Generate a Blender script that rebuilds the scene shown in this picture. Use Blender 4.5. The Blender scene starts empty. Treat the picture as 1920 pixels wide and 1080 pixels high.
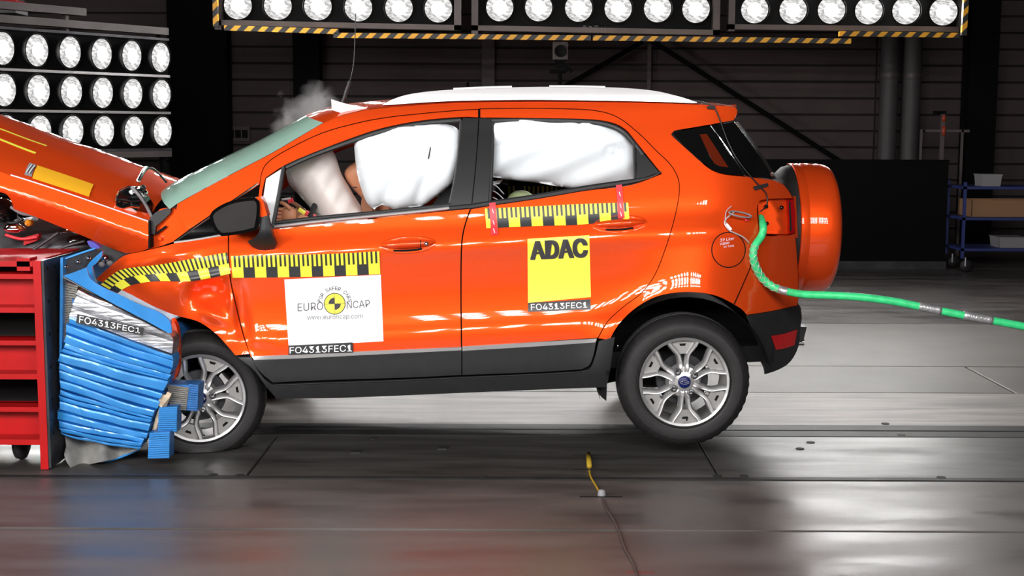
import bpy, bmesh, math, random
from math import sin, cos, pi, radians as R, sqrt, atan2, exp, hypot
from mathutils import Vector as V, Matrix, noise as mnoise
from mathutils.geometry import delaunay_2d_cdt
random.seed(7)
SC = bpy.context.scene
COL = SC.collection

# ---------------------------------------------------------------- camera, world, exposure
F = 2500.0
PITCH = math.atan(300 / F)
ROLL = R(-0.22)
CAM = V((0, -6.35, 1.60))
MROT = Matrix.Rotation(pi / 2 - PITCH, 3, 'X') @ Matrix.Rotation(-ROLL, 3, 'Z')
cd = bpy.data.cameras.new('camera')
cd.sensor_width = 36.0
cd.lens = 36.0 * F / 1920
cam = bpy.data.objects.new('camera', cd)
cam.matrix_world = Matrix.Translation(CAM) @ MROT.to_4x4()
COL.objects.link(cam)
SC.camera = cam
w = bpy.data.worlds.new('hall_air')
SC.world = w
w.use_nodes = True
w.node_tree.nodes['Background'].inputs[0].default_value = (1.0, 0.93, 0.93, 1)
w.node_tree.nodes['Background'].inputs[1].default_value = 0.05
SC.view_settings.view_transform = 'Standard'
SC.view_settings.look = 'None'
SC.view_settings.exposure = 0.0
SC.view_settings.gamma = 1.0
SC.view_settings.use_curve_mapping = False
LN = 48.0     # radiance of the lamps of the near-side banks
LF = 75.0     # radiance of the lamps of the far-side banks

# ---------------------------------------------------------------- picture <-> place
def ray(px, py):
    return MROT @ V(((px - 960) / F, -(py - 540) / F, -1.0))
def at(px, py, Y):
    d = ray(px, py)
    return CAM + d * ((Y - CAM.y) / d.y)
def fl(px, py, z=0.0):
    d = ray(px, py)
    return CAM + d * ((z - CAM.z) / d.z)

# ---------------------------------------------------------------- materials
MATS = {}
def pm(name, col, rough=0.5, metal=0.0, spec=0.5, coat=0.0, var=0.0, scale=8.0, bump=0.0, bscale=60.0, emit=None, es=0.0, trans=0.0, alpha=1.0, stretch=None, rvar=0.0):
    m = bpy.data.materials.new(name)
    m.use_nodes = True
    nt = m.node_tree
    b = nt.nodes['Principled BSDF']
    b.inputs['Base Color'].default_value = (*col, 1)
    b.inputs['Roughness'].default_value = rough
    b.inputs['Metallic'].default_value = metal
    b.inputs['Specular IOR Level'].default_value = spec
    b.inputs['Coat Weight'].default_value = coat
    b.inputs['Coat Roughness'].default_value = 0.03
    b.inputs['Transmission Weight'].default_value = trans
    b.inputs['Alpha'].default_value = alpha
    if emit:
        b.inputs['Emission Color'].default_value = (*emit, 1)
        b.inputs['Emission Strength'].default_value = es
    tc = None
    if var or bump or rvar:
        tc = nt.nodes.new('ShaderNodeNewGeometry')
        mp = nt.nodes.new('ShaderNodeMapping')
        nt.links.new(tc.outputs['Position'], mp.inputs['Vector'])
        if stretch: mp.inputs['Scale'].default_value = stretch
    if var or rvar:
        n = nt.nodes.new('ShaderNodeTexNoise')
        n.inputs['Scale'].default_value = scale
        n.inputs['Detail'].default_value = 6
        nt.links.new(mp.outputs[0], n.inputs['Vector'])
        if var:
            r = nt.nodes.new('ShaderNodeValToRGB')
            lo = [max(0, c * (1 - var)) for c in col]
            hi = [min(1, c * (1 + var)) for c in col]
            r.color_ramp.elements[0].color = (*lo, 1); r.color_ramp.elements[0].position = 0.3
            r.color_ramp.elements[1].color = (*hi, 1); r.color_ramp.elements[1].position = 0.7
            nt.links.new(n.outputs['Fac'], r.inputs['Fac'])
            nt.links.new(r.outputs['Color'], b.inputs['Base Color'])
        if rvar:
            mr = nt.nodes.new('ShaderNodeMapRange')
            mr.inputs[1].default_value = 0.3; mr.inputs[2].default_value = 0.7
            mr.inputs[3].default_value = max(0.02, rough - rvar); mr.inputs[4].default_value = min(1, rough + rvar)
            nt.links.new(n.outputs['Fac'], mr.inputs[0])
            nt.links.new(mr.outputs[0], b.inputs['Roughness'])
    if bump:
        n2 = nt.nodes.new('ShaderNodeTexNoise')
        n2.inputs['Scale'].default_value = bscale
        n2.inputs['Detail'].default_value = 4
        nt.links.new(mp.outputs[0], n2.inputs['Vector'])
        bp = nt.nodes.new('ShaderNodeBump')
        bp.inputs['Strength'].default_value = bump
        bp.inputs['Distance'].default_value = 0.01
        nt.links.new(n2.outputs['Fac'], bp.inputs['Height'])
        nt.links.new(bp.outputs[0], b.inputs['Normal'])
    MATS[name] = m
    return m

ORANGE = pm('orange_paint', (0.88, 0.078, 0.010), 0.46, 0.45, 0.0, coat=1.0)
BLACKPL = pm('black_plastic', (0.014, 0.014, 0.015), 0.48, var=0.15, scale=20, bump=0.05, bscale=300)
GLOSSBLK = pm('gloss_black', (0.004, 0.004, 0.004), 0.08, spec=0.6)
PILLAR = pm('satin_black_film', (0.016, 0.016, 0.017), 0.30, spec=0.9)
DARK = pm('dark_void', (0.006, 0.006, 0.006), 0.8, spec=0.15)
RUBBER = pm('rubber', (0.012, 0.011, 0.011), 0.62, var=0.25, scale=30, bump=0.08, bscale=120)
SILVER = pm('wheel_silver', (0.62, 0.61, 0.61), 0.28, 0.75, coat=0.3)
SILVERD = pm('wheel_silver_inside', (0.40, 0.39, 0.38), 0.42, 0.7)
BRUSHED = pm('brushed_trim', (0.55, 0.54, 0.54), 0.32, 0.8)
RAILS = pm('rail_silver', (0.74, 0.72, 0.73), 0.35, 0.25)
CHROME = pm('chrome', (0.85, 0.85, 0.86), 0.08, 1.0)
STEELD = pm('dark_steel', (0.06, 0.06, 0.065), 0.42, 0.6, var=0.3, scale=6)
STEELW = pm('worn_plate', (0.045, 0.046, 0.052), 0.38, 0.5, var=0.5, scale=5, bump=0.05)
RED = pm('red_lacquer', (0.42, 0.004, 0.005), 0.45, spec=0.25, var=0.12, scale=4, bump=0.03, bscale=40)
BLUE = pm('blue_alloy', (0.030, 0.24, 0.62), 0.34, 0.15, coat=0.25, var=0.10, scale=9, bump=0.03, bscale=18)
BLUED = pm('blue_cell', (0.03, 0.15, 0.42), 0.45, 0.2, var=0.2, scale=40)
FOIL = pm('bare_foil', (0.52, 0.52, 0.54), 0.36, 0.9, var=0.45, scale=22, bump=0.3, bscale=40, stretch=(0.25, 1, 3.0))
GLUE = pm('dried_glue', (0.50, 0.40, 0.28), 0.7, var=0.35, scale=25)
WHITE = pm('white_film', (0.86, 0.86, 0.88), 0.45)
BAGW = pm('airbag_cloth', (0.92, 0.94, 0.97), 0.75, bump=0.06, bscale=26)
BAGP = pm('cream_airbag_cloth', (0.93, 0.84, 0.80), 0.78, bump=0.06, bscale=30)
SKIN = pm('dummy_skin', (0.66, 0.28, 0.15), 0.5)
SKIND = pm('dummy_neck', (0.34, 0.14, 0.07), 0.6)
SEATC = pm('seat_cloth', (0.020, 0.020, 0.022), 0.85)
LINER = pm('grey_headliner', (0.20, 0.18, 0.18), 0.9)
GREENH = pm('pale_green_cap', (0.50, 0.58, 0.30), 0.45)
YEL = pm('yellow_tape', (0.86, 0.80, 0.06), 0.35, spec=0.4)
YELF = pm('yellow_film', (0.90, 0.84, 0.08), 0.38)
AMBER_SHADED = pm('shaded_amber_rubber', (0.42, 0.27, 0.02), 0.55, spec=0.3)  # amber darkened in the colour for the shadow the trigger lies in
AMBER = pm('amber_film', (0.85, 0.42, 0.02), 0.35)
BLKTAPE = pm('black_print', (0.028, 0.028, 0.030), 0.4)
INK = pm('dark_ink', (0.035, 0.03, 0.035), 0.6)
GREYINK = pm('grey_ink', (0.12, 0.11, 0.12), 0.6)
WINK = pm('white_ink', (0.88, 0.86, 0.90), 0.5)
REDTAPE = pm('red_tape', (0.72, 0.035, 0.05), 0.4)
REDLENS = pm('red_lens', (0.42, 0.003, 0.006), 0.15, spec=0.3, coat=0.2)
HOSE = pm('green_hose', (0.045, 0.66, 0.23), 0.42, var=0.15, scale=30)
DUCT = pm('silver_tape', (0.46, 0.45, 0.46), 0.32, 0.6, var=0.3, scale=60, bump=0.3, bscale=120)
WIREB = pm('black_wire', (0.014, 0.014, 0.015), 0.4)
WIREW = pm('pale_wire', (0.66, 0.60, 0.60), 0.35, 0.3)
FRAME = pm('rig_steel', (0.085, 0.07, 0.07), 0.5, 0.2, var=0.15, scale=3)
RIGBLK = pm('rig_black', (0.004, 0.004, 0.004), 0.7, spec=0.12)
WALLM = pm('wall_cladding', (0.075, 0.058, 0.058), 0.8, spec=0.2, var=0.10, scale=2)
WALLL = pm('wall_post', (0.11, 0.09, 0.09), 0.7, spec=0.2)
COLB = pm('black_column', (0.003, 0.003, 0.003), 0.8, spec=0.1)
PIPEM = pm('grey_pipe', (0.075, 0.07, 0.07), 0.6, 0.2)
CARTB = pm('cart_blue', (0.02, 0.035, 0.16), 0.5)
CARD = pm('cardboard', (0.28, 0.15, 0.075), 0.9)
GREYPL = pm('grey_plastic', (0.25, 0.24, 0.25), 0.6)
PAPER = pm('curled_paper', (0.88, 0.86, 0.88), 0.6)
SPARK = pm('orange_bulb', (0.70, 0.25, 0.02), 0.2, spec=0.6)
BLUEP = pm('indigo_plastic', (0.06, 0.06, 0.42), 0.35)
NAVY = pm('navy_enamel', (0.008, 0.014, 0.10), 0.35, spec=0.3)
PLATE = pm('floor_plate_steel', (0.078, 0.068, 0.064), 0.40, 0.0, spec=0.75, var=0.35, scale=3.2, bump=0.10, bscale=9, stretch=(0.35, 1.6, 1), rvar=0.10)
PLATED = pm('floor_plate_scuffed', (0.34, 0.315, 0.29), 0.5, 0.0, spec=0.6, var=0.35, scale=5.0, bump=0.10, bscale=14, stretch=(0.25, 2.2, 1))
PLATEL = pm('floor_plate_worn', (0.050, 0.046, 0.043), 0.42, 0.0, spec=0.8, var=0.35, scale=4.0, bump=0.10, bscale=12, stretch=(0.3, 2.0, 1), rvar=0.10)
CONC = pm('floor_concrete', (0.17, 0.156, 0.145), 0.50, spec=0.6, var=0.14, scale=2.0, bump=0.06, bscale=16)
RAILDK = pm('rail_steel_dark', (0.020, 0.019, 0.019), 0.55, spec=0.35, var=0.3, scale=5)
RUST = pm('joint_dark', (0.012, 0.010, 0.010), 0.8)

def glass_mat(name, tint, gloss=0.06, haze=0.0, hazecol=(0.8, 0.75, 0.72)):
    m = bpy.data.materials.new(name); m.use_nodes = True
    nt = m.node_tree; nt.nodes.clear()
    out = nt.nodes.new('ShaderNodeOutputMaterial')
    tr = nt.nodes.new('ShaderNodeBsdfTransparent'); tr.inputs[0].default_value = (*tint, 1)
    gl = nt.nodes.new('ShaderNodeBsdfGlossy'); gl.inputs['Roughness'].default_value = 0.02
    df = nt.nodes.new('ShaderNodeBsdfDiffuse'); df.inputs[0].default_value = (*hazecol, 1)
    m0 = nt.nodes.new('ShaderNodeMixShader'); m0.inputs[0].default_value = haze
    nt.links.new(tr.outputs[0], m0.inputs[1]); nt.links.new(df.outputs[0], m0.inputs[2])
    m1 = nt.nodes.new('ShaderNodeMixShader')
    fr = nt.nodes.new('ShaderNodeFresnel'); fr.inputs[0].default_value = 1.45
    nt.links.new(fr.outputs[0], m1.inputs[0])
    nt.links.new(m0.outputs[0], m1.inputs[1]); nt.links.new(gl.outputs[0], m1.inputs[2])
    nt.links.new(m1.outputs[0], out.inputs[0])
    MATS[name] = m
    return m
GLASS = glass_mat('door_glass', (0.94, 0.95, 0.95), haze=0.0)
SMOKED = glass_mat('privacy_glass', (0.10, 0.10, 0.10))
WSCREEN = glass_mat('windscreen_glass', (0.55, 0.75, 0.66), haze=0.75, hazecol=(0.36, 0.58, 0.48))  # diffuse teal haze stands in for the bright airbag and reflections in the pane

def hazard_mat():
    m = bpy.data.materials.new('hazard_stripes'); m.use_nodes = True
    nt = m.node_tree; b = nt.nodes['Principled BSDF']; b.inputs['Roughness'].default_value = 0.5
    g = nt.nodes.new('ShaderNodeNewGeometry'); s = nt.nodes.new('ShaderNodeSeparateXYZ')
    nt.links.new(g.outputs['Position'], s.inputs[0])
    a = nt.nodes.new('ShaderNodeMath'); a.operation = 'SUBTRACT'
    nt.links.new(s.outputs['X'], a.inputs[0]); nt.links.new(s.outputs['Z'], a.inputs[1])
    k = nt.nodes.new('ShaderNodeMath'); k.operation = 'MULTIPLY'; k.inputs[1].default_value = 6.75
    nt.links.new(a.outputs[0], k.inputs[0])
    f = nt.nodes.new('ShaderNodeMath'); f.operation = 'FRACT'; nt.links.new(k.outputs[0], f.inputs[0])
    c = nt.nodes.new('ShaderNodeMath'); c.operation = 'GREATER_THAN'; c.inputs[1].default_value = 0.52
    nt.links.new(f.outputs[0], c.inputs[0])
    mx = nt.nodes.new('ShaderNodeMix'); mx.data_type = 'RGBA'
    mx.inputs['A'].default_value = (0.02, 0.02, 0.02, 1); mx.inputs['B'].default_value = (0.85, 0.40, 0.02, 1)
    nt.links.new(c.outputs[0], mx.inputs['Factor'])
    nt.links.new(mx.outputs['Result'], b.inputs['Base Color'])
    return m
HAZ = hazard_mat()

def lens_mat(name, core, ring):
    # a lamp lens: burning filament area inside a silver bowl seen through ribbed glass (object space, disc in XY, radius 1)
    m = bpy.data.materials.new(name); m.use_nodes = True
    nt = m.node_tree; nt.nodes.clear()
    out = nt.nodes.new('ShaderNodeOutputMaterial'); em = nt.nodes.new('ShaderNodeEmission')
    tc = nt.nodes.new('ShaderNodeTexCoord')
    ln = nt.nodes.new('ShaderNodeVectorMath'); ln.operation = 'LENGTH'
    nt.links.new(tc.outputs['Object'], ln.inputs[0])
    nz = nt.nodes.new('ShaderNodeTexNoise'); nz.inputs['Scale'].default_value = 2.6; nz.inputs['Detail'].default_value = 5
    mp = nt.nodes.new('ShaderNodeMapping'); mp.inputs['Scale'].default_value = (1.0, 2.2, 1)
    nt.links.new(tc.outputs['Object'], mp.inputs[0]); nt.links.new(mp.outputs[0], nz.inputs['Vector'])
    r1 = nt.nodes.new('ShaderNodeMapRange'); r1.inputs[1].default_value = 0.25; r1.inputs[2].default_value = 0.55
    r1.inputs[3].default_value = core; r1.inputs[4].default_value = 0.0
    r1.interpolation_type = 'SMOOTHERSTEP'
    nt.links.new(ln.outputs['Value'], r1.inputs[0])
    r2 = nt.nodes.new('ShaderNodeMapRange'); r2.inputs[1].default_value = 0.40; r2.inputs[2].default_value = 0.62
    r2.inputs[3].default_value = ring * 0.6; r2.inputs[4].default_value = ring * 1.4
    nt.links.new(nz.outputs['Fac'], r2.inputs[0])
    ad = nt.nodes.new('ShaderNodeMath'); nt.links.new(r1.outputs[0], ad.inputs[0]); nt.links.new(r2.outputs[0], ad.inputs[1])
    em.inputs[0].default_value = (1.0, 0.985, 0.975, 1)
    nt.links.new(ad.outputs[0], em.inputs[1])
    nt.links.new(em.outputs[0], out.inputs[0])
    return m
LENS = lens_mat('lamp_lens', LF * 3.4, 0.75)
LENSN = lens_mat('lamp_lens_near', LN * 1.2, LN * 0.8)

# ---------------------------------------------------------------- mesh helpers
def link(name, me, mat, parent=None, loc=None):
    o = bpy.data.objects.new(name, me)
    COL.objects.link(o)
    if mat is not None and not me.materials: me.materials.append(mat)
    if parent is not None:
        o.parent = parent
        o.matrix_parent_inverse = Matrix.Translation(-wloc(parent))
    if loc is not None: o.location = loc
    return o
def wloc(o):
    return V(o['_w']) if '_w' in o else V((0, 0, 0))
def mk(name, vs, fs, mat, parent=None, smooth=False, normals=None):
    me = bpy.data.meshes.new(name)
    me.from_pydata([tuple(v) for v in vs], [], fs)
    me.update()
    if smooth:
        me.polygons.foreach_set('use_smooth', [True] * len(me.polygons))
        if normals: me.normals_split_custom_set_from_vertices([tuple(n) for n in normals])
    return link(name, me, mat, parent)
def tag(o, label, cat, group=None, kind=None):
    if label: o['label'] = label
    if cat: o['category'] = cat
    if group: o['group'] = group
    if kind: o['kind'] = kind
    return o
def thing(name, label, cat, loc, group=None, kind=None):
    o = bpy.data.objects.new(name, None)
    o.empty_display_size = 0.1
    COL.objects.link(o)
    o.location = loc
    o['_w'] = tuple(loc)
    return tag(o, label, cat, group, kind)

class MB:
    def __init__(s): s.v = []; s.f = []
    def add(s, vs, fs):
        n = len(s.v); s.v += [V(p) for p in vs]; s.f += [tuple(i + n for i in f) for f in fs]; return s
    def box(s, a, b, bev=0.0):
        (x0, y0, z0), (x1, y1, z1) = a, b
        if x0 > x1: x0, x1 = x1, x0
        if y0 > y1: y0, y1 = y1, y0
        if z0 > z1: z0, z1 = z1, z0
        return s.hexa([(x0, y0, z0), (x1, y0, z0), (x1, y1, z0), (x0, y1, z0), (x0, y0, z1), (x1, y0, z1), (x1, y1, z1), (x0, y1, z1)])
    def hexa(s, p):
        return s.add(p, [(0, 3, 2, 1), (4, 5, 6, 7), (0, 1, 5, 4), (1, 2, 6, 5), (2, 3, 7, 6), (3, 0, 4, 7)])
    def prism(s, pts, d):
        # pts: 3D polygon, extruded by vector d
        n = len(pts); d = V(d)
        vs = [V(p) for p in pts] + [V(p) + d for p in pts]
        return s.add(vs, [tuple(range(n - 1, -1, -1)), tuple(range(n, 2 * n))] + [(i, (i + 1) % n, n + (i + 1) % n, n + i) for i in range(n)])
    def tube(s, pts, r, n=8, smooth=True, cap=True):
        pts = [V(p) for p in pts]
        if smooth and len(pts) > 2: pts = crom(pts, 6)
        rs = r if callable(r) else (lambda t: r)
        base = len(s.v); up = None
        for i, p in enumerate(pts):
            t = (pts[min(i + 1, len(pts) - 1)] - pts[max(i - 1, 0)]).normalized()
            if up is None:
                up = t.orthogonal().normalized()
            up = (up - t * up.dot(t)).normalized()
            sd = t.cross(up)
            rr = rs(i / (len(pts) - 1))
            for k in range(n):
                a = 2 * pi * k / n
                s.v.append(p + (up * cos(a) + sd * sin(a)) * rr)
        for i in range(len(pts) - 1):
            for k in range(n):
                a, b2 = base + i * n + k, base + i * n + (k + 1) % n
                s.f.append((a, b2, b2 + n, a + n))
        if cap:
            s.f.append(tuple(base + k for k in range(n - 1, -1, -1)))
            e = base + (len(pts) - 1) * n
            s.f.append(tuple(e + k for k in range(n)))
        return s
    def lathe(s, prof, c, ax='Y', n=48, close=False):
        # prof: list of (r, h) along axis
        c = V(c); base = len(s.v)
        for (r, h) in prof:
            for k in range(n):
                a = 2 * pi * k / n
                if ax == 'Y': p = V((r * cos(a), h, r * sin(a)))
                elif ax == 'X': p = V((h, r * cos(a), r * sin(a)))
                else: p = V((r * cos(a), r * sin(a), h))
                s.v.append(c + p)
        m = len(prof)
        for i in range(m - 1 if not close else m):
            j = (i + 1) % m
            for k in range(n):
                k2 = (k + 1) % n
                s.f.append((base + i * n + k, base + i * n + k2, base + j * n + k2, base + j * n + k))
        return s
    def build(s, name, mat, parent=None, smooth=False, auto=None):
        o = mk(name, s.v, s.f, mat, parent, smooth)
        bm = bmesh.new(); bm.from_mesh(o.data)
        bmesh.ops.recalc_face_normals(bm, faces=bm.faces)
        if auto:
            for e in bm.edges:
                if len(e.link_faces) == 2 and e.calc_face_angle(0) > R(auto): e.smooth = False
            for f in bm.faces: f.smooth = True
        bm.to_mesh(o.data); bm.free()
        return o

def crom(pts, n, closed=False):
    P = list(pts); m = len(P); out = []
    rng = range(m) if closed else range(m - 1)
    for i in rng:
        p0 = P[(i - 1) % m] if closed or i > 0 else P[i]
        p1 = P[i]; p2 = P[(i + 1) % m]
        p3 = P[(i + 2) % m] if closed or i + 2 < m else p2
        for k in range(n):
            t = k / n
            out.append(0.5 * ((2 * p1) + (p2 - p0) * t + (2 * p0 - 5 * p1 + 4 * p2 - p3) * t * t + (3 * p1 - p0 - 3 * p2 + p3) * t ** 3))
    if not closed: out.append(P[-1])
    return out
def spl(pts, step=7.0):
    # 2D path through the points, resampled smoothly
    P = [V((p[0], p[1])) for p in pts]
    out = []
    for i in range(len(P) - 1):
        p0 = P[max(i - 1, 0)]; p1 = P[i]; p2 = P[i + 1]; p3 = P[min(i + 2, len(P) - 1)]
        n = max(1, int((p2 - p1).length / step))
        for k in range(n):
            t = k / n
            out.append(0.5 * ((2 * p1) + (p2 - p0) * t + (2 * p0 - 5 * p1 + 4 * p2 - p3) * t * t + (3 * p1 - p0 - 3 * p2 + p3) * t ** 3))
    out.append(P[-1])
    return out
def outl(pts, step=7.0):
    # closed outline; a point (x, y, 1) is a corner, the stretch between two corners is a smooth curve
    n = len(pts)
    cs = [i for i, p in enumerate(pts) if len(p) == 3]
    if not cs: pts = [(*pts[0], 1)] + list(pts[1:]); cs = [0]
    out = []
    for a, c in enumerate(cs):
        e = cs[(a + 1) % len(cs)]
        if e <= c: e += n
        seg = [pts[k % n] for k in range(c, e + 1)]
        out += spl(seg, step)[:-1]
    return out
def area2(p): return sum(p[i].x * p[(i + 1) % len(p)].y - p[(i + 1) % len(p)].x * p[i].y for i in range(len(p))) / 2
def inset(p, d):
    s = 1 if area2(p) > 0 else -1
    n = len(p); out = []
    for i in range(n):
        a = (p[i] - p[i - 1]); b = (p[(i + 1) % n] - p[i])
        if a.length < 1e-6 or b.length < 1e-6: out.append(p[i].copy()); continue
        a.normalize(); b.normalize()
        na = V((-a.y, a.x)); nb = V((-b.y, b.x))
        q = na + nb
        if q.length < 0.3: out.append(p[i].copy()); continue
        q.normalize()
        out.append(p[i] + q * (s * d / max(0.5, q.dot(na))))
    return out
def inside(q, p):
    c = False; n = len(p); j = n - 1; x, y = q
    for i in range(n):
        if (p[i].y > y) != (p[j].y > y) and x < (p[j].x - p[i].x) * (y - p[i].y) / (p[j].y - p[i].y) + p[i].x: c = not c
        j = i
    return c
def fill(p, step):
    xs = [q.x for q in p]; ys = [q.y for q in p]
    pts = list(p); n = len(p)
    g = []
    y = min(ys) + step / 2; r = 0
    while y < max(ys):
        x = min(xs) + step / 2 + (step / 2 if r % 2 else 0)
        while x < max(xs):
            if inside((x, y), p): g.append(V((x, y)))
            x += step
        y += step * 0.87; r += 1
    lim = (step * 0.45) ** 2
    for q in g:
        if all((q.x - b.x) ** 2 + (q.y - b.y) ** 2 > lim for b in p): pts.append(q)
    res = delaunay_2d_cdt(pts, [(i, (i + 1) % n) for i in range(n)], [], 1, 1e-4)
    return res[0], [tuple(f) for f in res[2]]
def normal_at(Yf, px, py):
    e = 1.0
    a = at(px + e, py, Yf(px + e, py)) - at(px - e, py, Yf(px - e, py))
    b = at(px, py + e, Yf(px, py + e)) - at(px, py - e, Yf(px, py - e))
    n = a.cross(b)
    if n.y > 0: n = -n
    return n.normalized()
YC = 0.88     # the car's middle plane
def panel(name, pts, Yf, mat, parent, step=9.0, thick=0.016, gap=0.0, mirror=False, custom=True, raw=False):
    p = [V((q[0], q[1])) for q in pts] if raw else outl(pts, min(step, 7))
    if gap: p = inset(p, gap)
    v2, f2 = fill(p, step)
    vs = [at(q.x, q.y, Yf(q.x, q.y)) for q in v2]
    fs = []
    for f in f2:
        a, b, c = (vs[i] for i in f[:3])
        fs.append(f if (b - a).cross(c - a).y < 0 else tuple(reversed(f)))
    nr = [normal_at(Yf, q.x, q.y) for q in v2] if custom else None
    if thick:
        ed = {}
        for f in fs:
            for i in range(len(f)):
                e = (f[i], f[(i + 1) % len(f)])
                ed[e] = ed.get(e, 0) + 1
        for (a, b) in list(ed):
            if (b, a) not in ed:
                k = len(vs)
                vs += [vs[a], vs[b], vs[b] + V((0, thick, 0)), vs[a] + V((0, thick, 0))]
                fs.append((k + 1, k, k + 3, k + 2))
                if nr: nr += [(0, 0, 0)] * 4
    o = mk(name, vs, fs, mat, parent, True, nr)
    if mirror:
        mv = [V((q.x, 2 * YC - q.y, q.z)) for q in vs]
        mk(name, mv, [tuple(reversed(f)) for f in fs], mat, parent, True)
    return o
def ribbon(name, path, wpx, Yf, mat, parent, thick=0.01, bulge=0.0, taper=None, mirror=False):
    P = spl(path, 6)
    vs = []; fs = []; n = len(P)
    for i, p in enumerate(P):
        t = (P[min(i + 1, n - 1)] - P[max(i - 1, 0)]).normalized()
        nn = V((-t.y, t.x)); wd = wpx * (taper(i / (n - 1)) if taper else 1) / 2
        for (k, dy) in ((-1, thick), (-1, 0.002), (-0.45, -bulge), (0.45, -bulge), (1, 0.002), (1, thick)):
            q = p + nn * wd * k
            vs.append(at(q.x, q.y, Yf(p.x, p.y) + dy))
    for i in range(n - 1):
        for k in range(5):
            a = i * 6 + k
            fs.append((a, a + 1, a + 7, a + 6))
    fs += [tuple(range(6)), tuple((n - 1) * 6 + k for k in range(5, -1, -1))]
    if mirror:
        mk(name, [V((q.x, 2 * YC - q.y, q.z)) for q in vs], [tuple(reversed(f)) for f in fs], mat, parent, False)
    return mk(name, vs, fs, mat, parent, False)
try:
    FONT = bpy.data.fonts.load(bpy.utils.system_resource('DATAFILES') + '/fonts/Inter.woff2')     # Blender's own interface face
except Exception:
    FONT = None
def tri_text(body, bold=0.0, shear=0.0):
    cu = bpy.data.curves.new('lettering', 'FONT'); cu.body = body; cu.size = 1.0
    cu.offset = bold
    if FONT: cu.font = FONT
    cu.shear = shear; cu.resolution_u = 4
    o = bpy.data.objects.new('lettering', cu); COL.objects.link(o)
    dg = bpy.context.evaluated_depsgraph_get(); dg.update()
    me = bpy.data.meshes.new_from_object(o.evaluated_get(dg))
    vs = [(q.co.x, q.co.y) for q in me.vertices]; fs = [tuple(f.vertices) for f in me.polygons]
    bpy.data.objects.remove(o); bpy.data.curves.remove(cu); bpy.data.meshes.remove(me)
    return vs, fs
def lettering(name, body, quad, Yf, mat, parent, off=-0.004, bold=0.0, shear=0.0, fat=None):
    # quad: picture corners bottom-left, bottom-right, top-right, top-left of the letters' box
    vs, fs = tri_text(body, bold, shear)
    x0 = min(v[0] for v in vs); x1 = max(v[0] for v in vs); y0 = min(v[1] for v in vs); y1 = max(v[1] for v in vs)
    q = [V(c) for c in quad]; out = []
    for (x, y) in vs:
        u = (x - x0) / (x1 - x0); t = (y - y0) / (y1 - y0)
        p = (q[0] * (1 - u) + q[1] * u) * (1 - t) + (q[3] * (1 - u) + q[2] * u) * t
        out.append(at(p.x, p.y, Yf(p.x, p.y) + off))
    if fat:     # heavy face: the strokes widened sideways and up
        base = list(out); n = len(base); f0 = list(fs)
        for k, (dx, dz) in enumerate(fat):
            out += [v + V((dx, -0.0002 * (k + 1), dz)) for v in base]
            fs = fs + [tuple(i + n * (k + 1) for i in f) for f in f0]
    return mk(name, out, fs, mat, parent)
def loft(A, B, n, bow, p=1.0):
    # surface between curve A and curve B, bulging by vector bow (may be a function of position along)
    vs = []; m = len(A)
    for i in range(m):
        b = bow(i / (m - 1)) if callable(bow) else V(bow)
        for k in range(n + 1):
            s = k / n
            vs.append(A[i].lerp(B[i], s) + b * (1 - abs(2 * s - 1) ** 2) ** p)
    fs = [(i * (n + 1) + k, i * (n + 1) + k + 1, (i + 1) * (n + 1) + k + 1, (i + 1) * (n + 1) + k) for i in range(m - 1) for k in range(n)]
    return vs, fs
def mir(p): return V((p.x, 2 * YC - p.y, p.z))
def lerp_tab(tab, x):
    # smooth monotone-ish interpolation
    if x <= tab[0][0]: return tab[0][1] + (x - tab[0][0]) * (tab[1][1] - tab[0][1]) / (tab[1][0] - tab[0][0])
    for i in range(len(tab) - 1):
        if x <= tab[i + 1][0]:
            x0, y0 = tab[i]; x1, y1 = tab[i + 1]
            h = x1 - x0; t = (x - x0) / h
            m0 = (y1 - tab[i - 1][1]) / (x1 - tab[i - 1][0]) if i > 0 else (y1 - y0) / h
            m1 = (tab[i + 2][1] - y0) / (tab[i + 2][0] - x0) if i + 2 < len(tab) else (y1 - y0) / h
            return (2 * t ** 3 - 3 * t * t + 1) * y0 + (t ** 3 - 2 * t * t + t) * h * m0 + (-2 * t ** 3 + 3 * t * t) * y1 + (t ** 3 - t * t) * h * m1
    return tab[-1][1] + (x - tab[-1][0]) * (tab[-1][1] - tab[-2][1]) / (tab[-1][0] - tab[-2][0])

# ================================================================ THE HALL
floor = mk('floor', [(-16, -14, -0.05), (16, -14, -0.05), (16, 14, -0.05), (-16, 14, -0.05)], [(0, 1, 2, 3)], RUST)
tag(floor, 'dark steel plate floor of the crash hall with joints and rail groove', None, kind='structure')
def fy(py): return fl(960, py).y
YA, YB, YR0, YR1, YD, YE, YG = fy(994), fy(899), fy(815), fy(797), fy(734), fy(684), fy(604)
def plate(x0, x1, y0, y1, mat, z=0.0, g=0.009):
    b = 0.004
    vs = [(x0 + g, y0 + g, -0.04), (x1 - g, y0 + g, -0.04), (x1 - g, y1 - g, -0.04), (x0 + g, y1 - g, -0.04),
          (x0 + g, y0 + g, z - b), (x1 - g, y0 + g, z - b), (x1 - g, y1 - g, z - b), (x0 + g, y1 - g, z - b),
          (x0 + g + b, y0 + g + b, z), (x1 - g - b, y0 + g + b, z), (x1 - g - b, y1 - g - b, z), (x0 + g + b, y1 - g - b, z)]
    fs = [(8, 9, 10, 11)]
    for k in range(4):
        j = (k + 1) % 4
        fs += [(k, j, 4 + j, 4 + k), (4 + k, 4 + j, 8 + j, 8 + k)]
    return mk('floor_plate', vs, fs, mat, floor)
JX = [fl(495, 850).x, fl(1334, 870).x]
stepx = JX[1] - JX[0]
xs = [JX[0] + stepx * k for k in range(-4, 6)]
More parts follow.
